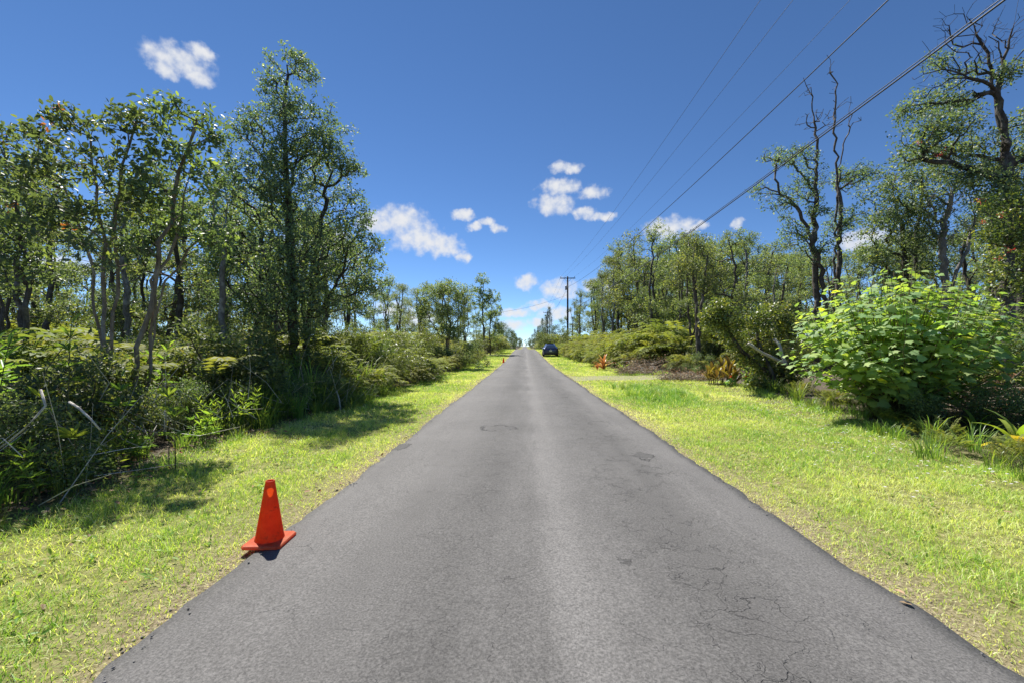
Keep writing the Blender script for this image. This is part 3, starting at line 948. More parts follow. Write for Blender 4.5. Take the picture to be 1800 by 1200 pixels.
def frond_set(base, az, elev, length, rng, pairs=11, wid=0.30, curl=1.1, tone=None, cell=1.0):
    """pinnate fern fronds: arched rachis with pairs of leaflets; returns leaf faces"""
    n = len(base)
    ts = (np.arange(pairs) + 0.6) / pairs
    P_, D_, N_, L_, W_, T_ = [], [], [], [], [], []
    hx = np.stack([np.cos(az), np.sin(az), np.zeros(n)], 1)
    sd = np.stack([-np.sin(az), np.cos(az), np.zeros(n)], 1)
    pos = base.copy(); prev = 0
    tone = rng.uniform(0.15, 0.75, n) if tone is None else tone
    for t in ts:
        e = elev - curl * t ** 1.3
        st = (t - prev) * length; prev = t
        dr = hx * np.cos(e)[:, None] + np.array([0, 0, 1.0]) * np.sin(e)[:, None]
        pos = pos + dr * st[:, None]
        nr = unit(np.cross(dr, sd) * 1.0)
        nr = np.where(nr[:, 2:3] < 0, -nr, nr)
        env = np.sin(math.pi * min(0.97, (t * 0.85 + 0.13))) ** 0.8
        for s in (-1, 1):
            P_.append(pos); D_.append(unit(sd * s + dr * 0.45 + rng.normal(0, 0.10, (n, 3)) - np.array([0, 0, 0.12]))); N_.append(nr + rng.normal(0, 0.15, (n, 3)))
            ll = length * wid * env
            L_.append(ll); W_.append(length / pairs * 0.80 * np.ones(n) * cell); T_.append(np.clip(tone + rng.normal(0, 0.08, n), 0, 0.95))
    P_, D_, N_, L_, W_, T_ = (np.concatenate(x) for x in (P_, D_, N_, L_, W_, T_))
    return leaf_faces(P_, D_, N_, L_, W_, T_, 'rhomb', 0.2, 0.15)


def fern_proto(seed, h=1.3, w=1.0, n=85, flen=0.62, leaf='fern', pairs=11, el=(-0.1, 1.35), curl=1.5):
    rng = np.random.default_rng(seed)
    a = rng.uniform(0, 6.28, n); rr = w * np.sqrt(rng.random(n)) * 0.9
    top = h * np.sqrt(np.maximum(0.05, 1 - (rr / w) ** 2 * 0.8)) * rng.uniform(0.35, 0.92, n) ** 0.7
    base = np.stack([np.cos(a) * rr, np.sin(a) * rr, top], 1)
    az = a + rng.normal(0, 0.8, n)
    V, F, T = frond_set(base, az, rng.uniform(el[0], el[1], n), flen * rng.uniform(0.6, 1.3, n), rng, pairs, curl=curl)
    fol = make_mesh('fern_fronds', V, F, M[leaf], tone=T)
    mb = MB()
    for i in range(0, n, 2):
        mb.tube([base[i] * np.array([0.35, 0.35, 0]) - np.array([0, 0, 0.05]), base[i] * np.array([0.8, 0.8, 0.6]), base[i]], 0.006, 3)
    return mb.mesh('fern_stalks', M['dead_brush']), fol


def cane_proto(seed, n=7, h=1.3, leaf='leaf_cane', L_=0.24, lean=0.35, tuft=0.45, per=17):
    """upright stems with long narrow leaves crowded towards the top"""
    rng = np.random.default_rng(seed)
    mb = MB(); pp, dd, nn, tt, ll = [], [], [], [], []
    for s in range(n):
        a = rng.uniform(0, 6.28); hh = h * rng.uniform(0.55, 1.1); l = hh * lean * rng.uniform(0.2, 1)
        b = np.array([rng.normal(0, 0.16), rng.normal(0, 0.16), -0.05])
        pts = smooth_poly([b, b + [math.cos(a) * l * 0.35, math.sin(a) * l * 0.35, hh * 0.55], b + [math.cos(a) * l, math.sin(a) * l, hh]], 0.15, rng, 0.004)
        mb.tube(pts, np.linspace(0.008, 0.004, len(pts)), 4)
        tn = rng.uniform(0.2, 0.9)
        for k in range(per):
            t = 1 - tuft * k / per
            q = pts[min(len(pts) - 1, int(t * (len(pts) - 1)))]
            az = k * 2.4 + a; el = 1.15 * (1 - 0.75 * k / per) + rng.normal(0, 0.12)
            d = np.array([math.cos(az) * math.cos(el), math.sin(az) * math.cos(el), math.sin(el)])
            pp.append(q); dd.append(d); nn.append(np.cross(np.cross(d, [0, 0, 1]), d) + rng.normal(0, 0.15, 3)); tt.append(np.clip(tn + rng.normal(0, 0.1) + 0.25 * (1 - k / per) - 0.1, 0, 1)); ll.append(L_ * rng.uniform(0.7, 1.2))
    ll = np.array(ll)
    V, F, T = leaf_faces(np.array(pp), np.array(dd), np.array(nn), ll, ll * 0.14, np.array(tt), 'hex', 0.3, 0.30)
    return mb.mesh('cane_stems', M['stem_green']), make_mesh('cane_leaves', V, F, M[leaf], tone=T)


def tuft_proto(seed, n=70, h=0.6, spread=0.22, leaf='leaf_cane', wid=0.014):
    """long arching grass blades from one crown, each three segments"""
    rng = np.random.default_rng(seed)
    a = rng.uniform(0, 6.28, n); r0 = spread * np.sqrt(rng.random(n))
    b = np.stack([np.cos(a) * r0, np.sin(a) * r0, np.full(n, -0.03)], 1)
    hh = h * rng.uniform(0.5, 1.15, n); ln = hh * rng.uniform(0.15, 0.75, n); a2 = a + rng.normal(0, 0.6, n)
    o = np.stack([np.cos(a2), np.sin(a2), np.zeros(n)], 1); sd = np.stack([-np.sin(a2), np.cos(a2), np.zeros(n)], 1)
    V = []
    for t, w in ((0, 1), (0.4, 0.9), (0.75, 0.6), (1.0, 0.04)):
        c = b + o * (ln * t ** 2)[:, None]; c[:, 2] += hh * (t - 0.28 * t ** 3)
        V += [c - sd * wid * w * 0.5, c + sd * wid * w * 0.5]
    V = np.stack(V, 1)
    i0 = np.arange(n)[:, None] * 8
    F = np.concatenate([i0 + np.array([0, 1, 3, 2]), i0 + np.array([2, 3, 5, 4]), i0 + np.array([4, 5, 7, 6])])
    T = np.repeat(np.clip(rng.normal(0.5, 0.25, n), 0, 1), 8)
    return make_mesh('grass_blades', V.reshape(-1, 3), [F], M[leaf], tone=T)


# ------------------------------------------------------------------ lawn
def tall_patch(x, y):
    """rank green grass near the driveway"""
    return np.clip(1.25 - ((x - 4.0) / 1.0) ** 2 - ((y - 14.0) / 2.6) ** 2, 0, 1)


def left_limit(y):
    return -4.75 + 0.22 * np.sin(y * 0.7) + 0.15 * np.sin(y * 1.9) + np.where(y > 45, -0.5, 0)


def right_limit(y):
    return np.interp(y, [-10, 4, 6, 8, 10.5, 13, 16, 18, 26, 30, 45, 60, 120], [6.2, 6.0, 5.9, 6.1, 7.0, 7.3, 7.9, 9.5, 8.6, 5.8, 5.1, 4.6, 4.3]) + 0.2 * np.sin(y * 0.9)


def build_lawn():
    rng = np.random.default_rng(11)
    V_, F_, T_, off = [], [], [], 0
    for side in (-1, 1):
        for y0, y1, dens, hs, ws in ((-2.5, 5, 4400, 0.048, 0.0044), (5, 9, 2900, 0.052, 0.0060), (9, 16, 1300, 0.062, 0.010), (16, 30, 520, 0.068, 0.017), (30, 60, 190, 0.078, 0.030), (60, 125, 70, 0.10, 0.055)):
            n = int(dens * (y1 - y0) * (6.2 if side > 0 else 3.4))
            x = rng.uniform(1.93, 8.2, n) if side > 0 else rng.uniform(-5.4, -1.93, n)
            y = rng.uniform(y0, y1, n)
            e = np.abs(x) - ROAD_HW - edge_wobble(y, side)
            lim = right_limit(y) if side > 0 else -left_limit(y)
            inn = lim - np.abs(x)
            clump = 0.5 + 0.5 * hnoise(x * 2.3, y * 2.3) * 0.6 + 0.25 * np.sin(x * 11 + 2 * np.sin(y * 7)) * np.sin(y * 9.0 + 1.5 * np.sin(x * 8))
            pr = np.clip((e + 0.13) / 0.24, 0, 1) * (0.5 + 0.5 * clump) * np.clip(inn / 0.5 + 0.3, 0, 1)
            dw = (side > 0) & (y > 19.3 + 0.1 * x) & (y < 22.8 + 0.12 * x)
            pr = np.where(dw, pr * 0.12, pr)
            pr = np.where((side < 0) & (y > 57.3) & (y < 60.4), pr * 0.1, pr)
            k = rng.random(n) < pr
            x, y, e, inn, clump = x[k], y[k], e[k], inn[k], clump[k]
            n = len(x)
            z = ground_z(x, y)
            tp = tall_patch(x, y) if side > 0 else np.zeros(n)
            rank = np.clip(1 - inn / 0.9, 0, 1)
            h = hs * rng.uniform(0.5, 1.3, n) * np.clip(0.45 + e * 0.9, 0.45, 1.0) * (0.45 + 1.1 * clump) * (1 + 2.6 * tp + 1.3 * rank * rng.random(n))
            lk = rng.normal(0, 1, (n, 2)) * (h * 0.75)[:, None]
            a = rng.uniform(0, 6.28, n); wv = ws * rng.uniform(0.6, 1.3, n)
            flat = rng.random(n) < 0.30
            h = np.where(flat, h * 0.45, h); lk = np.where(flat[:, None], lk * 1.5, lk)
            sx, sy = np.cos(a) * wv / 2, np.sin(a) * wv / 2
            v = np.empty((n, 5, 3))
            v[:, 0] = np.stack([x - sx, y - sy, z - 0.004], 1); v[:, 1] = np.stack([x + sx, y + sy, z - 0.004], 1)
            mx, my, mz = x + lk[:, 0] * 0.35, y + lk[:, 1] * 0.35, z + h * 0.6
            v[:, 2] = np.stack([mx + sx * 0.8, my + sy * 0.8, mz], 1); v[:, 3] = np.stack([mx - sx * 0.8, my - sy * 0.8, mz], 1)
            v[:, 4] = np.stack([x + lk[:, 0], y + lk[:, 1], z + h * (1 - 0.25 * rng.random(n))], 1)
            dry = np.exp(-np.maximum(e, 0) / 0.22) * 0.50
            big = 0.5 + 0.5 * np.sin(x * 0.9 + 1.2 * np.sin(y * 0.45)) * np.sin(y * 0.8 + 1.1)
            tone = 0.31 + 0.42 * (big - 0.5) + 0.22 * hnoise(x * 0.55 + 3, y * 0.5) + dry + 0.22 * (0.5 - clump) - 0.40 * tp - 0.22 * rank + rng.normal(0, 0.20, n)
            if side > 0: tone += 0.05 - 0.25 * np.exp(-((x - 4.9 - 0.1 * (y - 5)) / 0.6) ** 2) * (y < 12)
            lost = rng.random(n) < 0.11
            tone = np.where(lost, rng.uniform(0.8, 1.0, n), tone)
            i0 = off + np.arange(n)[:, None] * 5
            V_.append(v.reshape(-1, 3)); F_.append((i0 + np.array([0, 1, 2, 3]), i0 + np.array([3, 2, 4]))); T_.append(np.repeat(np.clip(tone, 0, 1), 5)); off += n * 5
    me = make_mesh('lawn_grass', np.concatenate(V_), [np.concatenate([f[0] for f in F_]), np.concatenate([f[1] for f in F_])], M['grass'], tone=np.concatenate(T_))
    o = link('verge_grass', me)
    tag(o, 'short yellow-green mown grass on both road verges', 'grass', kind='stuff')
    # tiny pale flowers in the right verge
    n = 230
    y = rng.uniform(3.6, 12.5, n); x = right_limit(y) - 0.3 - np.abs(rng.normal(0, 0.9, n))
    k = x > 3.2; x, y = x[k], y[k]
    c = np.stack([x, y, ground_z(x, y) + rng.uniform(0.05, 0.10, len(x))], 1)
    m = len(c); ci = np.repeat(np.arange(m), 5); az = np.tile(np.arange(5) * 1.2566, m) + np.repeat(rng.uniform(0, 6, m), 5)
    d = np.stack([np.cos(az), np.sin(az), 0.25 + 0 * az], 1)
    V, F, T = leaf_faces(c[ci], d, np.tile([0, 0, 1.0], (len(ci), 1)), 0.019, 0.014, rng.random(len(ci)), 'rhomb', 0.1, 0)
    o = link('lawn_flowers', make_mesh('lawn_flowers', V, F, M['petal'], tone=T))
    tag(o, 'tiny pale flowers sprinkled through the grass beside the broad-leaved shrub', 'flowers', kind='stuff')
    # loose chippings along both broken edges of the asphalt
    n = 5200
    y = rng.uniform(0.5, 30, n) ** 1.0; sd = rng.choice([-1, 1], n)
    x = sd * (ROAD_HW + np.array([float(edge_wobble(a, b)) for a, b in zip(y, sd)]) + rng.normal(0.015, 0.07, n))
    kp = rng.random(n) < 0.25 + 0.75 * (np.sin(y * 1.9 + sd * 2) * np.sin(y * 0.83 + sd) > 0.1)
    x, y, sd = x[kp], y[kp], sd[kp]; n = len(x)
    z = np.where(np.abs(x) < ROAD_HW - 0.02, zprof(y) - 0.004, ground_z(x, y)) + 0.004
    r_ = rng.uniform(0.003, 0.0085, n) * rng.uniform(0.6, 1.4, n)
    octa = np.array([[1, 0, 0], [0, 1, 0], [-1, 0, 0], [0, -1, 0], [0, 0, 0.8], [0, 0, -0.6]])
    rot = rng.uniform(0, 6.28, n); c, s_ = np.cos(rot), np.sin(rot)
    base = octa[None] * rng.uniform(0.6, 1.3, (n, 6, 3))
    v = np.stack([base[:, :, 0] * c[:, None] - base[:, :, 1] * s_[:, None], base[:, :, 0] * s_[:, None] + base[:, :, 1] * c[:, None], base[:, :, 2]], 2) * r_[:, None, None] + np.stack([x, y, z], 1)[:, None]
    f8 = np.array([[0, 1, 4], [1, 2, 4], [2, 3, 4], [3, 0, 4], [1, 0, 5], [2, 1, 5], [3, 2, 5], [0, 3, 5]])
    o = link('road_chippings', make_mesh('road_chippings', v.reshape(-1, 3), [(np.arange(n)[:, None, None] * 6 + f8).reshape(-1, 3)], M['chip']))
    tag(o, 'loose dark grey chippings along the broken asphalt edges', 'gravel', kind='stuff')
    # broad-leaved weeds pressed flat in the mown grass
    n = 420
    y = rng.uniform(1.5, 16, n); sd = rng.choice([-1, 1], n)
    x = np.where(sd > 0, rng.uniform(2.4, 6.0, n), rng.uniform(-4.6, -2.4, n))
    c = np.stack([x, y, ground_z(x, y) + 0.03], 1)
    V, F, T = rosettes(c, np.tile([0, 0, 1.0], (n, 1)), 9, 0.045, 0.42, rng, scatter=0.025, shape='hex', spread=1.3, up=3.0)
    o = link('lawn_weeds', make_mesh('lawn_weeds', V, F, M['grass'], tone=T * 0.45))
    tag(o, 'flat broad-leaved weeds scattered through the mown verge', 'weeds', kind='stuff')
    n = 420
    y = rng.uniform(1.2, 18, n); sd = rng.choice([-1, 1], n)
    x = np.where(sd > 0, rng.uniform(2.0, 6.2, n), rng.uniform(-4.7, -2.0, n))
    c = np.stack([x, y, np.maximum(ground_z(x, y), np.where(np.abs(x) < 2.1, zprof(y), -9)) + rng.uniform(0.01, 0.05, n)], 1)
    d = unit(rng.normal(0, 1, (n, 3)) * np.array([1, 1, 0.3])); nr = unit(np.array([0, 0, 1.0]) + rng.normal(0, 0.5, (n, 3)))
    ll = rng.uniform(0.025, 0.075, n)
    V, F, T = leaf_faces(c, d, nr, ll, ll * 0.42, rng.random(n), 'hex', 0.3, 0.05)
    o = link('fallen_leaves', make_mesh('fallen_leaves', V, F, M['litter'], tone=T))
    tag(o, 'single dry brown leaves lying on the mown verges', 'fallen leaves', kind='stuff')
    # leaf litter and straw along the left bank and a little on the verge edge
    n = 900
    y = rng.uniform(2.5, 12, n); x = left_limit(y) + rng.normal(0.0, 0.28, n)
    c = np.stack([x, y, ground_z(x, y) + rng.uniform(0.015, 0.07, n)], 1)
    d = unit(rng.normal(0, 1, (n, 3)) * np.array([1, 1, 0.3])); nr = unit(np.array([0, 0, 1.0]) + rng.normal(0, 0.5, (n, 3)))
    ll = rng.uniform(0.03, 0.09, n)
    V, F, T = leaf_faces(c, d, nr, ll, ll * 0.4, rng.random(n), 'hex', 0.3, 0.05)
    o = link('leaf_litter', make_mesh('leaf_litter', V, F, M['litter'], tone=T))
    tag(o, 'brown and reddish fallen leaves along the foot of the shaded thicket', 'leaf litter', kind='stuff')


build_lawn()

# ------------------------------------------------------------------ trees that stand out
hero_tree('dark_spire_tree', 'tall dense dark tree with a ragged spire, tallest beside the road opposite the cone', 13.0,
          [[(520, 650), (514, 560), (511, 440), (504, 310), (500, 190), (508, 95)], [(530, 650, 0.25), (545, 540, 0.3), (556, 440, 0.4), (575, 350, 0.4)], [(508, 650, -0.2), (478, 520, 0.3), (462, 430, 0.4), (452, 350, 0.4)]],
          [(508, 104, 40, 26), (480, 140, 26, 26), (542, 128, 26, 22), (500, 178, 50, 36), (555, 192, 34, 24), (508, 190, 26, 30, -0.5), (428, 236, 42, 34), (515, 255, 68, 46), (510, 270, 34, 40, -0.8), (592, 230, 34, 24), (448, 315, 62, 48),
           (505, 345, 50, 46, -1.0), (560, 325, 56, 48), (608, 300, 22, 18), (622, 348, 26, 22), (428, 405, 58, 48), (530, 405, 78, 56), (510, 420, 60, 50, -1.2), (612, 402, 42, 36), (402, 470, 46, 36), (500, 480, 78, 46), (520, 500, 70, 40, -1.2),
           (600, 470, 66, 42), (656, 466, 26, 22), (455, 535, 60, 30), (590, 530, 62, 26), (520, 550, 50, 30, -0.8), (640, 500, 34, 20), (385, 330, 26, 24), (560, 255, 40, 34, -0.6), (378, 410, 30, 30), (372, 465, 34, 26), (652, 430, 28, 24), (640, 385, 26, 22), (400, 290, 26, 22), (402, 365, 42, 40), (396, 435, 46, 38), (628, 300, 22, 20), (588, 272, 40, 30), (442, 205, 28, 22), (408, 520, 50, 28), (650, 500, 34, 22), (470, 290, 40, 36), (610, 440, 40, 30)],
          3300, M['bark_dark'], M['leaf_dark'], per=13, L_=0.09, aspect=0.5, r_root=0.19, seed=21, clear=0.8, scatter=0.055, sep_d=0.9)
hero_tree('slender_stem_tree', 'slender pale three-stemmed tree with glossy leaf rosettes, nearest the camera among the left trees', 6.9,
          [[(192, 660), (186, 540), (183, 430), (168, 330), (150, 240)], [(200, 660, 0.15), (202, 520, 0.1), (203, 400), (212, 300), (238, 215)], [(172, 660, 0.3), (170, 520, 0.4), (140, 400, 0.5), (95, 290, 0.4)]],
          [(130, 205, 42, 26), (62, 238, 44, 24), (212, 212, 40, 30), (100, 285, 52, 36), (195, 290, 56, 40), (55, 320, 50, 40), (150, 375, 60, 34), (235, 350, 46, 40), (255, 215, 30, 26), (90, 400, 50, 40), (200, 440, 56, 36)],
          400, M['bark_tan'], M['leaf_big'], per=9, L_=0.10, aspect=0.44, r_root=0.040, seed=22, clear=1.6, shape='hex', scatter=0.04, odd=0.004, sep_d=0.8, r_tip=0.004)
hero_tree('forked_stem_tree', 'pale tree with crossing forked trunks between the slender tree and dark spire', 7.1,
          [[(228, 670), (242, 610), (268, 545), (282, 460), (292, 390), (318, 300), (345, 215)], [(262, 675, 0.1), (264, 590, 0.1), (267, 530, 0.05), (296, 455, 0.1), (322, 380, 0.15), (335, 300, 0.2)], [(250, 672, 0.4), (275, 560, 0.5), (310, 470, 0.5), (375, 380, 0.4)]],
          [(285, 195, 44, 24), (345, 205, 36, 28), (378, 248, 26, 26), (305, 275, 50, 36), (365, 320, 36, 40), (270, 330, 34, 36), (320, 390, 52, 40), (385, 420, 34, 40), (260, 420, 40, 36)],
          330, M['bark_tan'], M['leaf_big'], per=9, L_=0.10, aspect=0.46, r_root=0.044, seed=23, clear=1.8, shape='hex', scatter=0.05, odd=0.004, sep_d=0.8, r_tip=0.004)
hero_tree('leaning_edge_tree', 'dark-trunked leafy tree cut by the left edge of the view', 8.8,
          [[(45, 650), (48, 540), (40, 430), (20, 330), (-5, 250)], [(10, 650, 0.3), (5, 540, 0.3), (-30, 420, 0.3), (-60, 300, 0.3)]],
          [(5, 240, 38, 26), (-50, 290, 50, 40), (25, 330, 44, 40), (10, 420, 56, 46), (60, 470, 46, 36), (-60, 400, 60, 60)],
          330, M['bark_mid'], M['leaf_big'], per=9, L_=0.10, aspect=0.48, r_root=0.055, seed=24, clear=1.6, shape='hex', scatter=0.06, odd=0.006, sep_d=0.8)
hero_tree('tall_gnarled_tree', 'tallest gnarled tree on the right with a bare twiggy top', 14.0,
          [[(1792, 640), (1788, 500), (1784, 400), (1770, 320), (1762, 240), (1757, 160), (1775, 70), (1790, 0)], [(1800, 640, 0.4), (1796, 420, 0.3), (1762, 325, 0.1), (1718, 302, -0.3), (1668, 288, -0.4), (1622, 280, -0.4)],
           [(1794, 640, -0.1), (1788, 400, -0.1), (1768, 240, -0.1), (1752, 165, -0.1), (1715, 140, -0.3), (1650, 138, -0.5)], [(1796, 640, 0.1), (1790, 400, 0.1), (1768, 240, 0.1), (1750, 160, 0.1), (1735, 95, 0.2), (1700, 30, 0.3)]],
          [(1598, 195, 34, 18), (1640, 178, 46, 24), (1668, 215, 56, 24), (1632, 232, 46, 22), (1600, 268, 34, 22), (1645, 268, 54, 26), (1705, 258, 60, 30), (1760, 290, 46, 30), (1792, 215, 26, 22), (1700, 305, 50, 26), (1790, 330, 40, 36), (1745, 345, 40, 26), (1690, 180, 34, 20), (1820, 260, 40, 60), (1700, 130, 40, 16), (1655, 110, 30, 14), (1770, 130, 26, 20)],
          1100, M['bark_dark'], M['leaf_dark'], per=15, L_=0.10, aspect=0.5, r_root=0.25, seed=25, clear=4.5, bare=[(1660, 125, 60, 24), (1720, 95, 50, 40), (1770, 60, 50, 50), (1800, 110, 30, 30), (1690, 45, 60, 40)], n_bare=240, sep_d=0.9, jit=0.2, wob=0.04)
hero_tree('ivy_trunk_tree', 'leafy tree with a vine-wrapped trunk and red blossoms, half cut off by the right edge', 12.0,
          [[(1772, 650), (1768, 560), (1772, 470), (1780, 390), (1795, 330)]],
          [(1768, 362, 44, 28), (1800, 400, 50, 40), (1752, 415, 32, 30), (1785, 455, 46, 36), (1748, 470, 26, 26), (1780, 505, 36, 26), (1830, 470, 50, 60)],
          420, M['bark_mid'], M['leaf_vine'], per=18, L_=0.09, aspect=0.55, r_root=0.17, seed=26, clear=1.2, sep_d=0.9)
hero_tree('bare_topped_tree', 'twin-trunked tree with dead forked tops standing clear above the wood', 23.0,
          [[(1437, 620), (1434, 520), (1431, 430), (1434, 340), (1437, 270), (1432, 215), (1424, 165), (1412, 140)], [(1462, 620, 0.3), (1466, 520, 0.3), (1469, 410, 0.3), (1473, 300, 0.3), (1467, 225, 0.2), (1470, 170, 0.2), (1456, 95, 0.2)],
           [(1450, 620, -0.2), (1448, 500, -0.2), (1418, 400, -0.2), (1385, 350, -0.2), (1355, 335, -0.2)], [(1468, 620, 0.5), (1476, 400, 0.5), (1478, 280, 0.4), (1492, 225, 0.4), (1494, 170, 0.4)]],
          [(1365, 276, 30, 14), (1402, 272, 36, 18), (1338, 335, 22, 12), (1372, 352, 34, 18), (1420, 320, 34, 34), (1492, 310, 36, 26), (1398, 415, 32, 20), (1482, 390, 34, 34), (1524, 302, 24, 14), (1440, 440, 30, 30), (1385, 385, 24, 14), (1430, 375, 24, 24)],
          500, M['bark_mid'], M['leaf_dark'], per=18, L_=0.12, aspect=0.5, r_root=0.22, seed=27, clear=4.5, bare=[(1415, 165, 16, 26), (1440, 215, 26, 30), (1470, 190, 22, 36), (1497, 205, 14, 26), (1458, 130, 10, 24), (1418, 215, 16, 16)], n_bare=70, sep_d=0.9, wob=0.05, r_tip=0.012, jit=0.25)
hero_tree('grey_twig_tree', 'thin grey tree full of bare twigs in front of the tall gnarled tree', 17.0,
          [[(1668, 640), (1664, 520), (1658, 450), (1662, 390), (1678, 330), (1700, 285)], [(1672, 640, 0.2), (1676, 500, 0.2), (1700, 440, 0.2), (1712, 380, 0.2), (1702, 340, 0.2)]],
          [(1640, 345, 36, 22), (1700, 320, 40, 22), (1720, 400, 34, 26), (1630, 400, 34, 24), (1660, 300, 30, 20)],
          180, M['bark_grey'], M['leaf_wood'], per=15, L_=0.10, aspect=0.5, r_root=0.15, seed=28, clear=3.0, bare=[(1660, 340, 60, 50), (1690, 390, 50, 50), (1630, 350, 30, 40)], n_bare=260, sep_d=0.9, jit=0.2)
hero_tree('round_crowned_tree', 'full leafy dark-limbed tree standing just behind the top of the broad-leaved shrub', 18.0,
          [[(1596, 640), (1594, 520), (1590, 440), (1578, 370), (1562, 310)], [(1600, 640, 0.2), (1606, 480, 0.2), (1612, 400, 0.3), (1622, 340, 0.3)]],
          [(1558, 338, 42, 30), (1602, 312, 48, 28), (1624, 372, 42, 32), (1546, 398, 38, 30), (1600, 428, 50, 30), (1540, 450, 34, 26), (1648, 430, 30, 30), (1580, 375, 36, 30), (1560, 480, 36, 26), (1630, 475, 40, 22)],
          680, M['bark_dark'], M['leaf_dark'], per=19, L_=0.11, aspect=0.5, r_root=0.19, seed=29, clear=2.2, sep_d=0.9)
hero_tree('slim_clearing_tree', 'slim tree with a bare dark trunk standing in the cleared brush right of the driveway', 25.0,
          [[(1226, 640), (1226, 590), (1223, 530), (1218, 480), (1222, 430)], [(1228, 640, 0.1), (1230, 560, 0.1), (1237, 500, 0.1), (1246, 440, 0.1)]],
          [(1200, 470, 34, 20), (1232, 452, 36, 20), (1215, 425, 28, 20), (1258, 480, 24, 20), (1185, 495, 20, 14), (1245, 500, 22, 16)],
          240, M['bark_mid'], M['leaf_wood'], per=22, L_=0.13, aspect=0.5, r_root=0.12, seed=30, clear=3.0, sep_d=0.9)
hero_tree('vine_draped_tree', 'leaning stump smothered in glossy vines beside the broken pale branch', 14.0,
          [[(1376, 690), (1352, 655), (1322, 630), (1292, 600), (1268, 560)], [(1380, 690, 0.3), (1372, 640, 0.3), (1368, 590, 0.3), (1370, 545, 0.3)], [(1372, 690, -0.2), (1350, 640, -0.1), (1330, 590, 0.0), (1340, 560, 0.1)]],
          [(1262, 550, 30, 24), (1245, 560, 16, 20), (1278, 575, 26, 22), (1290, 600, 24, 20), (1318, 625, 24, 18), (1330, 560, 34, 22), (1360, 550, 30, 20), (1335, 595, 36, 24), (1385, 580, 20, 26), (1345, 640, 34, 26), (1370, 670, 40, 24), (1340, 680, 26, 18), (1400, 640, 20, 30)],
          800, M['bark_dark'], M['leaf_vine'], per=22, L_=0.085, aspect=0.6, r_root=0.13, seed=31, clear=0.2, scatter=0.07, sep_d=0.8, seg=0.25)
hero_tree('umbrella_tree', 'light open tree with a pale forked trunk, set back left of the far cone', 31.0,
          [[(782, 640), (786, 600), (790, 570), (782, 530), (770, 505)], [(784, 640, 0.2), (792, 585, 0.2), (806, 560, 0.2), (822, 530, 0.2)]],
          [(752, 520, 24, 18), (782, 505, 34, 16), (812, 520, 26, 20), (768, 545, 34, 16), (800, 550, 30, 16), (742, 545, 16, 16), (775, 575, 34, 14), (800, 585, 26, 14)],
          430, M['bark_tan'], M['leaf_wood'], per=22, L_=0.15, aspect=0.4, r_root=0.10, seed=32, clear=1.5, sep_d=0.9)
hero_tree('twin_pole_tree', 'dark tree with several straight stems, last tall one left of the road', 60.0,
          [[(852, 630), (850, 580), (848, 540), (850, 500)], [(862, 630, 0.5), (861, 580, 0.5), (866, 530, 0.5)], [(843, 630, 0.8), (841, 585, 0.8), (836, 550, 0.8)]],
          [(848, 492, 12, 12), (840, 512, 18, 12), (862, 522, 18, 14), (845, 535, 20, 14), (868, 548, 16, 14), (838, 560, 14, 12), (872, 575, 14, 14), (858, 560, 14, 12), (870, 595, 14, 12)],
          330, M['bark_dark'], M['leaf_wood'], per=22, L_=0.22, aspect=0.45, r_root=0.17, seed=33, clear=2.0, sep_d=0.9)

# red blossoms on two trees
def blossoms(spots, d, seed):
    rng = np.random.default_rng(seed)
    c = np.array([P(px, py, d + rng.uniform(-0.6, 0.0)) for px, py in spots])
    V, F, T = rosettes(c, np.tile([0, 0, 1.0], (len(c), 1)), 16, 0.05, 0.35, rng, scatter=0.035)
    return make_mesh('blossoms', V, F, M['red_bloom'], tone=T)


for nm, spots, d in (('tall_gnarled_tree', [(1612, 252), (1646, 276), (1660, 264), (1655, 272)], 13.2), ('ivy_trunk_tree', [(1728, 392), (1722, 352), (1758, 455), (1760, 380), (1776, 440)], 11.2)):
    par = bpy.data.objects[nm]
    o = link('blossoms', blossoms(spots, d, 3), par)
    o.location = -Vector(par.location)

# ------------------------------------------------------------------ the woods
WP = [wood_proto(101, 10.5, 1.9, 9, 230), wood_proto(102, 9.5, 2.3, 11, 270, low=0.30), wood_proto(103, 11.5, 1.5, 8, 210, low=0.45, n_stem=2),
      wood_proto(104, 9.0, 2.0, 10, 250, low=0.25, n_stem=2), wood_proto(105, 10.0, 1.6, 8, 190, leaf='leaf_dark', bark='bark_dark', low=0.42), wood_proto(106, 12.0, 1.3, 8, 200, low=0.38, bark='bark_grey'),
      wood_proto(107, 10.0, 2.4, 12, 300, low=0.30, leaf='leaf_dark', bark='bark_dark', lean=0.9), wood_proto(108, 9.0, 2.1, 10, 240, leaf='leaf_willow', low=0.3, n_stem=2)]
WH = [10.9, 9.9, 11.9, 9.4, 10.4, 12.4, 10.4, 9.4]
FARP = [wood_proto(111, 10.0, 2.2, 9, 110, per=14, L_=0.30, leaf='leaf_far', bark='bark_dark', low=0.12, scatter=0.3), wood_proto(112, 10.0, 1.7, 8, 100, per=14, L_=0.30, leaf='leaf_far', bark='bark_dark', low=0.1, scatter=0.3, cr=1.1)]
CON = [conifer_proto(120), conifer_proto(121, 11.0)]
SNAG = [snag_proto(130), snag_proto(131, 9.0, 18)]


def put_tree(name, pr, ph, loc, h, label, group, rng, wide=1.0):
    s = h / ph
    return place_tree(name, pr[0], pr[1], loc, label, group, rng.uniform(0, 6.28), (s * wide, s * wide, s))


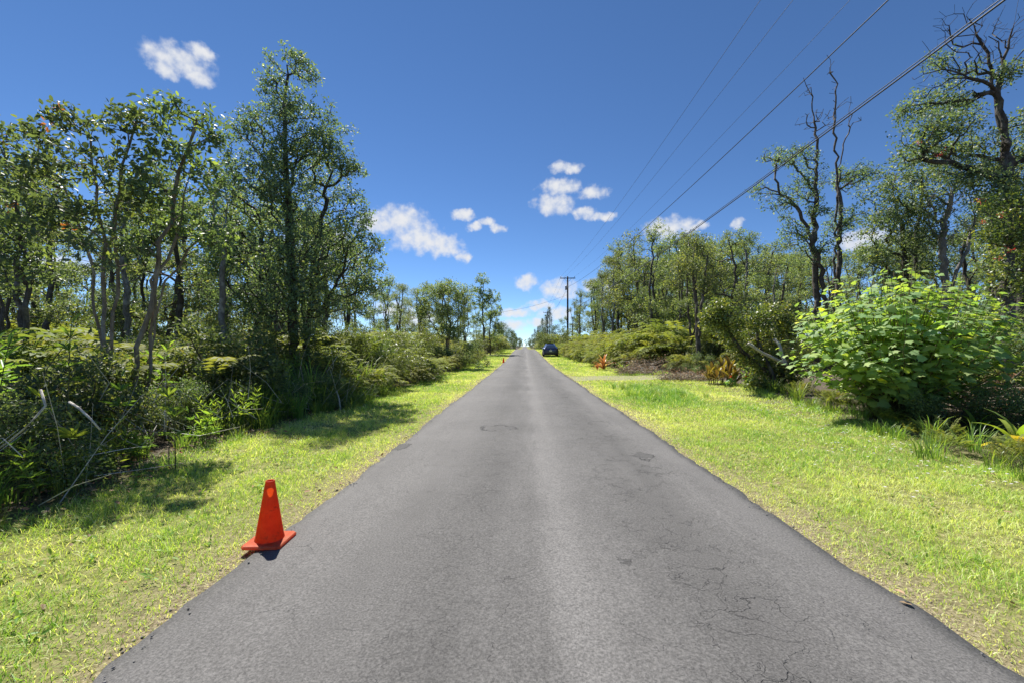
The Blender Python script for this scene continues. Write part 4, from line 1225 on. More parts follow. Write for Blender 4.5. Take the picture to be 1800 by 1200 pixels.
SKY_L = ([-300, 0, 60, 400, 640, 660, 720, 735, 800, 880, 890, 905], [250, 270, 250, 270, 400, 450, 480, 492, 488, 500, 560, 590])
SKY_R = ([925, 940, 970, 1000, 1020, 1050, 1075, 1110, 1190, 1260, 1340, 1370, 1400, 1560, 1700, 2200], [600, 582, 560, 545, 500, 472, 425, 388, 386, 396, 392, 425, 430, 400, 330, 250])


def wood(seed, n, side, yr, xr, label, group, protos, hmax, hmin=5.0, name='wood_tree', mind=2.0, taken=None, snags=0.0, skip=None):
    rng = np.random.default_rng(seed)
    pts = [] if taken is None else taken
    tries = 0; made = 0
    while made < n and tries < n * 60:
        tries += 1
        y = yr[0] + (yr[1] - yr[0]) * rng.random() ** 1.25
        x = side * (xr[0] + (xr[1] - xr[0]) * rng.random() ** 1.3)
        if any((x - a) ** 2 + (y - b) ** 2 < mind ** 2 for a, b in pts): continue
        p = GX(x, y)
        px, py, d = proj(p)
        if d < 6 or px < -160 or px > 1960: continue
        if skip and skip(px, d): continue
        sk = SKY_L if side < 0 else SKY_R
        top = np.interp(px, sk[0], sk[1])
        zmax = CAM_LOC[2] + (611 - top) * d / FPX - p[2]
        h = min(hmax * rng.uniform(0.8, 1.08), zmax * rng.uniform(0.86, 1.0))
        if h < hmin: continue
        pts.append((x, y)); made += 1
        if rng.random() < snags:
            k = rng.integers(len(SNAG)); put_tree('dead_tree', SNAG[k], 9.3, p, h * 0.9, 'leafless grey dead tree standing in ' + group, 'dead trees in ' + group, rng)
        else:
            k = protos[rng.integers(len(protos))]
            put_tree(name, WP[k], WH[k], p, h, label, group, rng, rng.uniform(0.85, 1.2))
    return pts


takenL = [tuple(G(px, d)[:2]) for px, d in ((520, 13), (195, 6.9), (250, 7.1), (30, 8.8), (785, 31), (852, 40))]
wood(201, 46, -1, (11, 32), (7.5, 30), 'dark-trunked tree in the wood behind the slender and dark spire trees', 'the wood left of the road', [0, 1, 4, 6, 4, 2], 9.5, 5.5, mind=1.6, taken=takenL, snags=0.06, skip=lambda px, d: px > 640)
wood(202, 36, -1, (30, 62), (7.5, 40), 'grey-green slim tree rising behind the ferns left of the road', 'the fern-edge wood left of the road', [0, 2, 5, 3, 7, 1], 9.5, 4.5, mind=2.0, taken=takenL, snags=0.06)
takenR = [tuple(G(px, d)[:2]) for px, d in ((1792, 14), (1772, 12), (1450, 23), (1668, 17), (1596, 18), (1226, 25), (1376, 14))]
wood(203, 72, 1, (27, 66), (9.5, 34), 'tall grey-green tree in the wood between the power pole and the twin dead-topped tree', 'the wood right of the road', [0, 1, 2, 3, 5, 7, 1], 13.5, 6.0, mind=1.8, taken=takenR, snags=0.05, skip=lambda px, d: px > 1420)
wood(204, 32, 1, (15, 44), (17, 46), 'shaded tree in the wood behind the broad-leaved shrub', 'the wood behind the broad-leaved shrub', [1, 3, 4, 6, 7, 0], 11.5, 5.0, mind=2.4, taken=takenR, snags=0.06, skip=lambda px, d: px < 1390)
wood(205, 18, 1, (62, 120), (8.2, 26), 'distant tree lining the road beyond the parked car', 'roadside trees beyond the car', [0, 1, 2, 3, 5], 11.0, 4.5, mind=3.0, taken=takenR, skip=lambda px, d: px < 985)
wood(206, 14, -1, (62, 120), (6.5, 26), 'distant tree lining the road beyond the far cone', 'roadside trees beyond the far cone', [0, 1, 2, 3, 5], 9.0, 4.0, mind=3.0, taken=takenL)


def far_trees(seed, n, side, yr, xr, protos, ph, hr, label, group, name):
    rng = np.random.default_rng(seed)
    for k in range(n):
        y = yr[0] + (yr[1] - yr[0]) * (k + rng.random()) / n
        x = side * rng.uniform(*xr)
        pr = protos[rng.integers(len(protos))]
        put_tree(name, pr, ph, GX(x, y), rng.uniform(*hr), label, group, rng, 1.0)


far_trees(301, 12, 1, (130, 300), (6.5, 12), CON, 11.0, (8, 14), 'dark spiky conifer in the row beside the far road', 'conifers beside the far road', 'conifer_tree')
far_trees(302, 16, 1, (125, 420), (4.2, 12), FARP, 10.6, (6, 10), 'tiny far tree on the power-pole side of the distant road', 'far trees on the pole side', 'distant_tree')
far_trees(303, 9, -1, (112, 190), (4.6, 10), FARP, 10.6, (6, 9), 'small distant tree on the far-cone side of the road', 'far trees on the cone side', 'distant_tree')
far_trees(304, 16, -1, (190, 520), (3.6, 12), FARP, 10.6, (7, 12), 'tiny hazy tree farthest down the cone side of the road', 'farthest trees on the cone side', 'distant_tree')
far_trees(305, 12, 1, (430, 780), (2.8, 20), FARP, 10.6, (8, 13), 'hazy tree at the very end of the road', 'trees at the end of the road', 'distant_tree')
far_trees(306, 9, 1, (815, 880), (-14, 16), FARP, 10.6, (9, 14), 'hazy tree at the very end of the road', 'trees at the end of the road', 'distant_tree')

# ------------------------------------------------------------------ undergrowth
BUSH = [bush_proto(401, 1.9, 1.15, L_=0.075, per=14), bush_proto(402, 1.5, 1.2, L_=0.055, per=16), bush_proto(403, 2.2, 1.1, L_=0.09, aspect=0.4, shape='hex', per=9), bush_proto(404, 1.4, 1.0, L_=0.11, aspect=0.14, per=14, leaf='leaf_willow', droop=0.3)]
WIL = [bush_proto(411, 3.0, 1.5, 260, 15, 0.15, 0.18, 'leaf_willow', n_stem=9, low=0.12, n_cl=14, scatter=0.10, droop=0.25), bush_proto(412, 2.5, 1.3, 230, 15, 0.14, 0.18, 'leaf_willow', n_stem=9, n_cl=12, scatter=0.10, droop=0.25)]
FERN = [fern_proto(421), fern_proto(422, 1.5, 1.05), fern_proto(423, 1.1, 1.1), fern_proto(424, 1.3, 1.2, 95)]
FERN2 = [fern_proto(425, 0.6, 0.5, 40, 0.42, 'fern', 12, (0.75, 1.45), 0.7), fern_proto(426, 0.45, 0.5, 34, 0.38, 'fern', 12, (0.75, 1.45), 0.7)]
CANE = [cane_proto(431), cane_proto(432, 5, 1.6, L_=0.28), cane_proto(433, 9, 0.9, L_=0.20), cane_proto(434, 6, 1.2, L_=0.26, tuft=0.7)]
TUFT = [tuft_proto(441), tuft_proto(442, 60, 0.8), tuft_proto(443, 80, 0.45), tuft_proto(444, 50, 0.95, 0.16, wid=0.018)]
rng = np.random.default_rng(500)


def scatter(name, pr_list, spots, label, group, cat, hs=(0.85, 1.2), names=('stems', 'foliage')):
    """a label with {} takes each plant's place in its row, counted from the camera"""
    for i, (x, y, s) in enumerate(sorted(spots, key=lambda q: q[1]) if '{}' in label else spots):
        pr = pr_list[rng.integers(len(pr_list))]
        k = s * rng.uniform(*hs)
        place_bush(name, pr, GX(x, y, -0.02), label.format(ORD[i]) if '{}' in label else label, group, rng.uniform(0, 6.28), (k * rng.uniform(0.9, 1.15), k * rng.uniform(0.9, 1.15), k), cat, names)


# left bank, from the camera to the dark tree: a shaded thicket
lb = []
for y in np.arange(2.6, 15, 0.95):
    lb.append((left_limit(y) - 0.95 + rng.normal(0, 0.12), y + rng.normal(0, 0.2), rng.uniform(0.55, 0.8)))
scatter('thicket_bush', BUSH, lb, 'shaded leafy bush, {} from the camera in the front row of the left thicket', 'front bushes of the left thicket', 'bush')
for off_, row in ((1.9, 'second'), (3.3, 'third')):
    lb = [(left_limit(y) - off_ + rng.normal(0, 0.2), y + rng.normal(0, 0.3), rng.uniform(0.75, 1.0)) for y in np.arange(3.0, 17, 1.15)]
    scatter('back_bush', BUSH, lb, 'taller leafy bush, {} from the camera in the ' + row + ' row of the left thicket', row + ' row of the left thicket', 'bush')
lb = [(-rng.uniform(8.5, 24), rng.uniform(4, 30), rng.uniform(0.9, 1.3)) for _ in range(46)]
scatter('undergrowth_bush', BUSH + [WIL[1]], lb, 'dim bush under the trees deep in the left wood', 'undergrowth bushes in the left wood', 'bush')
lb = [(-rng.uniform(6.6, 13), rng.uniform(7.0, 17), rng.uniform(1.0, 1.45)) for _ in range(20)]
scatter('sunlit_fern', FERN, lb, 'sunlit fern mound under the slender trees behind the thicket', 'ferns behind the left thicket', 'fern', names=('stalks', 'fronds'))
lb = [(left_limit(y) - rng.uniform(-0.05, 0.5), y, rng.uniform(0.38, 0.62)) for y in np.arange(3.4, 14, 0.5)]
scatter('leafy_cane', CANE, lb, 'upright narrow-leaved cane, {} from the camera along the front of the left thicket', 'canes at the front of the left thicket', 'plant', names=('stems', 'foliage'))
lb = [(left_limit(y) - rng.uniform(0.9, 2.6), y, rng.uniform(0.75, 1.1)) for y in np.arange(5.0, 12, 0.8)]
scatter('tall_cane', CANE, lb, 'tall cane plant, {} from the camera of those rising out of the left thicket', 'canes rising from the left thicket', 'plant', names=('stems', 'foliage'))
for i, y in enumerate(np.arange(2.6, 15, 0.26)):
    e = link('thicket_grass', TUFT[rng.integers(4)], None, GX(left_limit(y) + rng.uniform(-0.75, 0.2), y))
    e.rotation_euler = (0, 0, rng.uniform(0, 6.28)); k = rng.uniform(0.4, 1.05); e.scale = (k, k, k)
    tag(e, 'tuft of long grass at the foot of the left thicket', 'grass tuft', 'grass tufts along the left thicket')
for k, (px, py, d, lab) in enumerate(((41, 556, 4.5, 'tallest lime cane with a spiky leaf whorl above the thicket at the left edge'), (126, 676, 4.35, 'bright lime whorled cane beside the short curved pale stick'),
                            (172, 560, 5.3, 'slim lime cane in front of the slender pale stems'), (268, 682, 5.2, 'low lime cane in the thicket below the forked pale trunks'),
                            (312, 655, 5.5, 'pale whorled cane with drooping leaf tips right of the forked pale trunks'), (96, 612, 4.8, 'second tallest lime cane near the left edge of the thicket'))):
    top = P(px, py, d); g = G(px, d)
    place_bush('spiky_cane', cane_proto(450 + k, 1, (top[2] - g[2]) / 0.9, L_=0.21, lean=0.06, tuft=0.34, per=22), g, lab, 'lime canes', 1.0 * k, None, 'plant')

for i in range(44):
    y = rng.uniform(7.5, 14.5)
    e = link('reed_tuft', TUFT[rng.integers(4)], None, GX(left_limit(y) - rng.uniform(0.05, 1.3), y))
    e.rotation_euler = (0, 0, rng.uniform(0, 6.28)); k = rng.uniform(1.1, 1.9); e.scale = (k * 0.8, k * 0.8, k)
    tag(e, 'tall fine reed tuft in the shade below the dark spire tree', 'reed tuft', 'reeds below the dark spire tree')

# left bank beyond the dark tree: willow-like bushes, then ferns along the verge
for px, d, s, lab in ((655, 15.5, 0.95, 'narrow-leaved silvery bush right of the dark spire tree'), (612, 16.5, 1.0, 'narrow-leaved bush directly behind the dark trunk'), (700, 19.5, 1.15, 'tall silvery narrow-leaved bush left of the light open tree'),
                      (640, 21.5, 1.2, 'tall narrow-leaved bush deep behind the dark spire tree')):
    place_bush('willow_bush', WIL[int(px) % 2], G(px, d), lab, 'willow-like bushes', rng.uniform(0, 6), (s, s, s))
lb = []
for y in np.arange(11.5, 56, 1.25):
    lb.append((left_limit(y) - 0.55 + rng.normal(0, 0.15), y, rng.uniform(0.62, 0.85)))
    lb.append((left_limit(y) - 1.9 + rng.normal(0, 0.2), y + 0.5, rng.uniform(0.9, 1.2)))
    if y > 15: lb.append((left_limit(y) - 3.4 + rng.normal(0, 0.3), y + 0.2, rng.uniform(1.1, 1.5)))
lb = [q for q in lb if not 55 < q[1] < 62]
scatter('verge_fern', FERN, lb, 'pale yellow-green fern mound in the bank along the left verge', 'fern bank along the left verge', 'fern', names=('stalks', 'fronds'))
lb = [(-rng.uniform(8.5, 26), rng.uniform(17, 64), rng.uniform(1.3, 2.0)) for _ in range(36)]
scatter('wood_fern', FERN + [WIL[0]], lb, 'tall undergrowth clump among the trees behind the left ferns', 'undergrowth behind the left ferns', 'undergrowth', names=('stalks', 'fronds'))
lb = [(-rng.uniform(5.4, 7.5), y, rng.uniform(1.2, 1.9)) for y in np.arange(63, 125, 3.2)]
scatter('roadside_clump', FERN + [BUSH[1]], lb, 'far roadside clump on the left beyond the gravel lane', 'far roadside clumps on the left', 'undergrowth', names=('stalks', 'fronds'))
for px, d, s in ((818, 33, 1.4), (803, 30, 1.25)):
    place_bush('dark_bush', BUSH[0], G(px, d), 'dark rounded bush in the ferns near the far cone', 'dark bushes near the far cone', rng.uniform(0, 6), (s * 1.1, s * 1.1, s))

# right side: fern bank behind the car and driveway
lb = []
for y in np.arange(29.5, 66, 1.25):
    x0 = float(right_limit(y)) + 0.5
    for k in range(4):
        lb.append((x0 + 0.2 + k * 1.45 + rng.normal(0, 0.25), y + rng.normal(0, 0.3), rng.uniform(0.85, 1.1) * (1 + 0.32 * k)))
scatter('bank_fern', FERN, lb, 'pale green fern mound in the tall bank between the parked car and the driveway', 'fern bank right of the road', 'fern', names=('stalks', 'fronds'))
lb = [(rng.uniform(10.5, 26), rng.uniform(26, 60), rng.uniform(1.3, 1.9)) for _ in range(44)]
scatter('shady_clump', FERN + [WIL[0], BUSH[0], BUSH[2]], lb, 'undergrowth clump at the feet of the trees behind the right fern bank', 'undergrowth behind the right ferns', 'undergrowth', names=('stalks', 'fronds'))
lb = [(rng.uniform(4.4, 7.0), y, rng.uniform(1.2, 1.9)) for y in np.arange(67, 128, 2.6)]
scatter('pole_side_clump', FERN + [BUSH[1]], lb, 'far roadside clump beyond the parked car', 'far roadside clumps on the right', 'undergrowth', names=('stalks', 'fronds'))
lb = [(rng.uniform(12, 30), rng.uniform(13, 30), rng.uniform(1.0, 1.6)) for _ in range(34)]
scatter('understory_bush', BUSH + [WIL[1], FERN[0], FERN[3]], lb, 'low bush under the trees behind the vine-draped stump and shrub', 'understory behind the shrub', 'bush')
for px, d, s, k, lab in ((975, 62, 2.3, 0, 'dark rounded bush directly behind the parked car'), (1172, 31, 1.5, 0, 'dark bush at the edge of the cleared ground'), (1252, 27, 1.2, 2, 'dark bush behind the slim clearing tree')):
    place_bush('dark_bush', BUSH[k], G(px, d), lab, None, 1.0, (s, s, s))
lb = [(rng.uniform(8.6, 12.5), rng.uniform(23.5, 29), rng.uniform(0.6, 0.95)) for _ in range(14)]
scatter('clearing_weed', [BUSH[1], BUSH[3], FERN2[0], FERN[2]], lb, 'low green weed growing in the cleared brush by the driveway', 'weeds in the cleared ground', 'weed')

# right verge edge: lush ferns, tall grass and lily leaves in front of the shrub
for i, y in enumerate(np.arange(3.0, 13.5, 0.28)):
    e = link('edge_grass', TUFT[rng.integers(4)], None, GX(float(right_limit(y)) + rng.uniform(-0.40, 0.45), y))
    e.rotation_euler = (0, 0, rng.uniform(0, 6.28)); k = rng.uniform(0.4, 0.8); e.scale = (k, k, k)
    tag(e, 'tuft of tall bright grass in front of the broad-leaved shrub', 'grass tuft', 'grass tufts below the shrub')
lb = [(float(right_limit(y)) + rng.uniform(0.0, 0.7), y, rng.uniform(0.38, 0.62)) for y in np.arange(3.4, 12.5, 0.5)]
scatter('edge_fern', FERN2, lb, 'small upright fern, {} from the camera along the mown edge below the broad-leaved shrub', 'small ferns below the shrub', 'fern', names=('stalks', 'fronds'))
lb = [(float(right_limit(y)) + rng.uniform(0.9, 2.4), y, rng.uniform(0.35, 0.6)) for y in np.arange(3.0, 11.5, 0.7)]
scatter('shade_bush', [BUSH[1], BUSH[3], BUSH[0]], lb, 'low dark bush, {} from the camera in the shade under the broad-leaved shrub', 'low bushes under the shrub', 'bush')
lb = [(float(right_limit(y)) + rng.uniform(2.6, 5.5), y, rng.uniform(0.75, 1.1)) for y in np.arange(2.5, 13, 0.8)]
scatter('bank_bush', BUSH + FERN[:2], lb, 'mixed bush on the bank right of and behind the broad-leaved shrub', 'bushes behind the shrub', 'bush')
for i in range(34):
    y = rng.uniform(12.2, 16.2); x = 4.0 + rng.normal(0, 0.55)
    e = link('rank_grass', TUFT[rng.integers(4)], None, GX(x, y))
    e.rotation_euler = (0, 0, rng.uniform(0, 6.28)); k = rng.uniform(0.30, 0.55); e.scale = (k, k, k)
    tag(e, 'tuft of taller vivid green grass on the right verge before the driveway', 'grass tuft', 'vivid grass tufts before the driveway')

# ------------------------------------------------------------------ broad-leaved shrub (right)
def lobed_leaf(seed, L_=0.172):
    """one large three-to-five lobed leaf with a sunken midrib and drooping lobes"""
    r = np.random.default_rng(seed)
    out = [(0.0, 0.0), (0.10, 0.26), (0.05, 0.44), (0.28, 0.40), (0.50, 0.56), (0.56, 0.30), (0.74, 0.27), (0.84, 0.12), (1.0, 0.0)]
    V = [];
    for x, y in out: V.append((x, y))
    for x, y in out[-2:0:-1]: V.append((x, -y))
    V = np.array(V) * (1 + r.normal(0, 0.05, (len(V), 2)))
    mid = np.array([(0.28, 0), (0.58, 0)])
    A = np.vstack([V, mid])
    z = 0.16 * np.abs(A[:, 1]) - 0.30 * A[:, 0] ** 2 - 0.32 * np.abs(A[:, 1]) ** 1.6 + r.normal(0, 0.012, len(A))
    A = np.column_stack([A[:, 0], A[:, 1], z]) * L_
    n = 16; m1, m2 = 16, 17
    F3 = [(0, 1, m1), (1, 2, m1), (2, 3, m1), (3, 4, m1), (4, 5, m1), (5, m2, m1), (5, 6, m2), (6, 7, m2), (7, 8, m2)]
    mir = lambda i: i if i in (0, 8, 16, 17) else 16 - i
    F3 += [(mir(a), mir(c), mir(b)) for a, b, c in F3]
    return A, np.array(F3)


def build_shrub():
    rng = np.random.default_rng(61)
    base = G(1578, 8.7)
    root = empty('broad_leaved_shrub', base)
    tag(root, 'big rounded shrub with large lobed bright green leaves on the right verge', 'shrub')
    vars_ = [lobed_leaf(s) for s in range(5)]
    tones = [0.15, 0.35, 0.55, 0.75, 0.9]
    leafm = []
    for k, (A, F) in enumerate(vars_):
        for t in tones:
            leafm.append(make_mesh('lobed_leaf', A, [F], M['leaf_shrub'], tone=np.full(len(A), t), smooth=True))
    yell = [make_mesh('lobed_leaf', A, [F], M['leaf_shrub'], tone=np.full(len(A), 1.0), smooth=True) for A, F in vars_[:2]]
    leaves = []                                   # (pos, dir, normal, size)
    nst = 150
    H, WX, WY = 2.95, 2.1, 1.9
    for s in range(nst):
        a = s * 2.399 + rng.normal(0, 0.2); rr = math.sqrt((s + 0.5) / nst)
        q = np.array([math.cos(a) * rr * WX, math.sin(a) * rr * WY, 0])
        top = H * (0.34 + 0.66 * math.sqrt(max(0.0, 1 - rr ** 2.4))) * rng.uniform(0.86, 1.05)
        if q[0] > 1.0: top *= 1.0 - 0.08 * (q[0] - 1.0)
        b = np.array([rng.normal(0, 0.16), rng.normal(0, 0.16), -0.06])
        pts = smooth_poly([b, b * 0.5 + q * 0.42 + [0, 0, top * 0.42], q * 0.85 + [0, 0, top * 0.78], q + [0, 0, top]], 0.16, rng, 0.012)
        mb = MB(); mb.tube(pts, np.linspace(0.014, 0.004, len(pts)), 5)
        mb.build('stem', M['stem_green'], root, smooth=True)
        nl = len(pts)
        for k in range(30):
            f = 1 - 0.72 * (k / 30) ** 1.05
            p = pts[min(nl - 1, int(f * (nl - 1)))]
            az = a * 0.0 + k * 2.399 + s
            out = np.array([q[0], q[1], 0]) / (np.linalg.norm(q) + 0.3)
            d = np.array([math.cos(az), math.sin(az), rng.uniform(-0.45, 0.22)]) + out * 0.55
            d /= np.linalg.norm(d)
            pet = rng.uniform(0.07, 0.17)
            nrm = unit(np.array([0, 0, 0.9]) + d * 0.30 + out * 0.35 + rng.normal(0, 0.26, 3))
            leaves.append((p + d * pet + np.array([0, 0, 0.02]), d, nrm, rng.uniform(0.6, 1.25) * (0.55 + 0.45 * min(1, k / 4)), k))
    # the leaves nearest the viewer's side and the top are single parts, the hidden inner ones are joined
    def vis(l):
        p = l[0]; return -p[1] * 0.9 + p[2] * 0.55 + 0.25 * abs(p[0])
    order = np.argsort([-vis(l) for l in leaves])
    single = set(order[:300].tolist())
    V_, F_, T_, off = [], [], [], 0
    for i, (p, d, nrm, s, k) in enumerate(leaves):
        x = unit(d); y = unit(np.cross(nrm, x)); z = np.cross(x, y)
        Rm = np.stack([x, y, z], 1)
        tn = rng.integers(5)
        if i in single:
            me = yell[i % 2] if rng.random() < 0.008 else leafm[(i % 5) * 5 + tn]
            o = link('leaf', me, root)
            m4 = Matrix.Identity(4)
            for a in range(3):
                for b in range(3): m4[a][b] = float(Rm[a, b] * s)
                m4[a][3] = float(p[a])
            o.matrix_local = m4
        else:
            A, F = vars_[i % 5]
            V_.append((A * s) @ Rm.T + p); F_.append(F + off); T_.append(np.full(len(A), 1.0 if rng.random() < 0.015 else tones[tn])); off += len(A)
    o = link('inner_leaves', make_mesh('inner_leaves', np.concatenate(V_), [np.concatenate(F_)], M['leaf_shrub'], tone=np.concatenate(T_), smooth=True), root)
    tag(o, kind='stuff')


build_shrub()


# ------------------------------------------------------------------ strap-leaved garden plants
def strap(L_, W_, arch, mat, tone, name, seg=6, fold=0.25):
    V = []
    for i in range(seg + 1):
        t = i / seg
        w = W_ * 0.5 * (math.sin(math.pi * min(1, 0.12 + t * 0.88)) ** 0.7 if i < seg else 0.02)
        x = L_ * (t - 0.18 * arch * t ** 3); z = L_ * (0.35 * arch * t - 0.75 * arch * t ** 2.2)
        for s in (-1, 0, 1): V.append((x, s * w, z + abs(s) * w * fold))
    i = np.arange((seg + 1) * 3).reshape(-1, 3)
    F = np.stack([i[:-1, :-1], i[1:, :-1], i[1:, 1:], i[:-1, 1:]], -1).reshape(-1, 4)
    return make_mesh(name, V, [F], mat, tone=np.full(len(V), tone), smooth=True)


def strap_plant(name, label, cat, loc, meshes, n, el, seed, stem_h=0.0, scale=1.0, group=None, stem_mat='stem_green', spread=0.04):
    r = np.random.default_rng(seed)
    root = empty(name, loc)
    tag(root, label, cat, group)
    if stem_h:
        mb = MB(); mb.tube([(0, 0, -0.05), (0.01, 0, stem_h * 0.5), (0, 0.01, stem_h)], [0.022, 0.018, 0.012], 6)
        mb.build('stem', M[stem_mat], root, smooth=True)
    for k in range(n):
        o = link('leaf', meshes[r.integers(len(meshes))], root)
        f = k / max(1, n - 1)
        az = k * 2.399 + r.normal(0, 0.2)
        e = el[0] + (el[1] - el[0]) * f + r.normal(0, 0.1)
        z = stem_h * (0.45 + 0.55 * f) if stem_h else 0.01
        s = scale * r.uniform(0.75, 1.15)
        o.matrix_local = Matrix.Translation((math.cos(az) * spread, math.sin(az) * spread, z)) @ Matrix.Rotation(az, 4, 'Z') @ Matrix.Rotation(-e, 4, 'Y') @ Matrix.Diagonal((s, s, s, 1))
    return root


ti = [strap(0.55, 0.11, 0.5, M['ti_leaf'], t, 'ti_leaf') for t in (0.1, 0.4, 0.65, 0.9)]
br = [strap(0.55, 0.07, 0.6, M['bromeliad'], t, 'bromeliad_leaf') for t in (0.1, 0.5, 0.8, 1.0)]
ly = [strap(0.62, 0.12, 0.8, M['lily'], t, 'lily_leaf') for t in (0.1, 0.4, 0.6)]
lyy = [strap(0.45, 0.12, 1.3, M['lily'], 1.0, 'lily_leaf')]
r6 = np.random.default_rng(66)
for k in range(13):
    px = 1245 + k * 3.8 + r6.normal(0, 1); d = 16.2 + r6.uniform(-0.7, 0.9)
    strap_plant('ti_plant', f'bronze strap-leaved plant, {ORD[k]} from the driveway side in the colourful corner clump', 'plant', G(px, d), ti, 13, (0.45, 1.4), 70 + k, stem_h=r6.uniform(0.3, 0.65), scale=r6.uniform(0.75, 1.05), group='bronze plants at the driveway corner')
strap_plant('bromeliad_plant', 'spiky orange bromeliad in front of the fern bank', 'plant', G(1061, 28.3), br, 34, (0.25, 1.45), 90, stem_h=0.15, scale=1.75)
strap_plant('bromeliad_plant', 'small pale orange bromeliad left of the spiky orange one', 'plant', G(1050, 28.8), br, 18, (0.25, 1.45), 91, stem_h=0.1, scale=1.1)
strap_plant('lily_plant', 'small yellow-green broad-leaved plant beside the orange bromeliad', 'plant', G(1094, 26.3), ly, 14, (0.35, 1.4), 92, scale=1.25)
strap_plant('lily_plant', 'large lily with drooping yellow leaves at the right edge of the verge', 'plant', G(1790, 6.1), ly + lyy, 16, (0.2, 1.4), 93, scale=1.05)
strap_plant('lily_plant', 'single upright lily below the shaded side of the broad-leaved shrub', 'plant', G(1712, 7.4), ly, 7, (0.8, 1.5), 94, scale=0.8)
rngf = np.random.default_rng(77)
for k, (px, py, d) in enumerate(((1310, 640, 15.8), (1318, 660, 15.6), (1286, 662, 15.4))):
    p = P(px, py, d); g = G(px, d)
    e = empty('red_flower_plant', g)
    tag(e, ['leafy plant with the topmost red bloom beside the bronze clump', 'leafy plant with a pink-red bloom below the vine-draped stump', 'leafy plant with the lowest small red bloom in the bronze clump'][k], 'flower plant', 'red flowers beside the bronze clump')
    mb = MB(); mb.tube([(0, 0, -0.04), (0.01, 0.0, (p[2] - g[2]) * 0.6), (0, 0, p[2] - g[2])], 0.007, 5); mb.build('stem', M['stem_green'], e)
    V, F, T = rosettes(np.array([[0, 0, p[2] - g[2]]]), np.array([[0, 0, 1.0]]), 26, 0.10, 0.5, rngf, scatter=0.035, shape='hex'); link('bloom', make_mesh('bloom', V, F, M['red_bloom'], tone=T), e)
    zz = np.linspace(0.12, (p[2] - g[2]) * 0.85, 5)
    V, F, T = rosettes(np.column_stack([0 * zz, 0 * zz, zz]), np.tile([0, 0, 1.0], (5, 1)), 7, 0.20, 0.45, rngf, scatter=0.05, shape='hex'); link('foliage', make_mesh('foliage', V, F, M['leaf_shrub'], tone=T), e)

# ------------------------------------------------------------------ dead wood
def branch(name, label, pts, rad, mat, cat='branch', forks=()):
    pts = np.array(pts); o0 = pts[0].copy()
    r = np.random.default_rng(int(abs(pts[0][0]) * 100))
    mb = MB(); q = smooth_poly(pts - o0, 0.12, r, 0.006); mb.tube(q, np.linspace(rad[0], rad[1], len(q)), 7)
    if not forks:
        o = mb.build(name, mat, None, o0, True); tag(o, label, cat); return o
    e = empty(name, o0); tag(e, label, cat); mb.build('limb', mat, e, smooth=True)
    for f, fr in forks:
        q = smooth_poly(np.array(f) - o0, 0.12, r, 0.006); m2 = MB(); m2.tube(q, np.linspace(fr[0], fr[1], len(q)), 7); m2.build('limb', mat, e, smooth=True)
    return e


branch('fallen_branch', 'broken pale V-shaped branch propped in front of the vine-draped stump', [P(1382, 640, 12.9), P(1362, 630, 12.7), P(1335, 617, 12.5), P(1316, 603, 12.4)], (0.052, 0.034), M['dead_wood'],
       forks=[([P(1381, 639, 12.9), P(1374, 622, 13.0), P(1369, 605, 13.1), P(1360, 596, 13.3)], (0.052, 0.045))])
branch('broken_twig', 'long thin pale dead stick slanting at the left edge of the thicket', [P(-8, 792, 3.9), P(40, 752, 3.95), P(78, 712, 4.0), P(74, 684, 4.05)], (0.007, 0.011), M['dead_wood'])
branch('bent_stick', 'short curved pale dead stick hanging in the left thicket', [P(122, 706, 4.2), P(142, 716, 4.15), P(160, 735, 4.1), P(173, 755, 4.1)], (0.012, 0.008), M['dead_wood'])
branch('snapped_stem', 'snapped pale stem standing at the foot of the dark spire tree', [G(600, 10.4), P(596, 700, 10.4), P(592, 686, 10.4)], (0.022, 0.014), M['dead_wood'])


def brush_pile(label, px0, px1, d0, d1, h, n, seed, group=None, L_=(0.5, 1.5)):
    r = np.random.default_rng(seed)
    c = (G(px0, (d0 + d1) / 2) + G(px1, (d0 + d1) / 2)) / 2
    e = empty('brush_pile', c); tag(e, label, 'brush pile', group)
    mb = MB(); lv = []
    for k in range(n):
        g = G(r.uniform(px0, px1), r.uniform(d0, d1)) - c
        z = h * r.random() ** 1.3
        a = r.uniform(0, 6.28); l = r.uniform(*L_); el = r.normal(0.15, 0.3)
        d = np.array([math.cos(a) * math.cos(el), math.sin(a) * math.cos(el), math.sin(el)])
        p = g + [0, 0, z + 0.03]
        mb.tube([p - d * l / 2, p + r.normal(0, 0.06, 3), p + d * l / 2 + r.normal(0, 0.06, 3)], [0.014, 0.010, 0.004], 3)
        lv.append(p + d * l * 0.3)
    tag(mb.build('twigs', M['dead_brush'], e), kind='stuff')
    lv = np.array(lv)
    V, F, T = rosettes(lv, np.tile([0, 0, 1.0], (len(lv), 1)), 3, 0.11, 0.4, r, scatter=0.16)
    tag(link('dead_leaves', make_mesh('dead_leaves', V, F, M['litter'], tone=T), e), kind='stuff')


brush_pile('long low heap of grey-brown dead branches behind the driveway', 1105, 1215, 25.5, 29.5, 0.65, 420, 81)
brush_pile('low heap of dark brown brush beside the driveway right of the orange bromeliad', 1082, 1150, 23.5, 25.5, 0.35, 200, 82, L_=(0.3, 0.9))
brush_pile('dry straw-coloured brush between the driveway and the bronze plants', 1165, 1250, 18.2, 20.0, 0.30, 240, 83, L_=(0.2, 0.7))
brush_pile('grey dead brush lying right of the broad-leaved shrub', 1690, 1800, 8.6, 10.5, 0.5, 260, 84, L_=(0.4, 1.1))

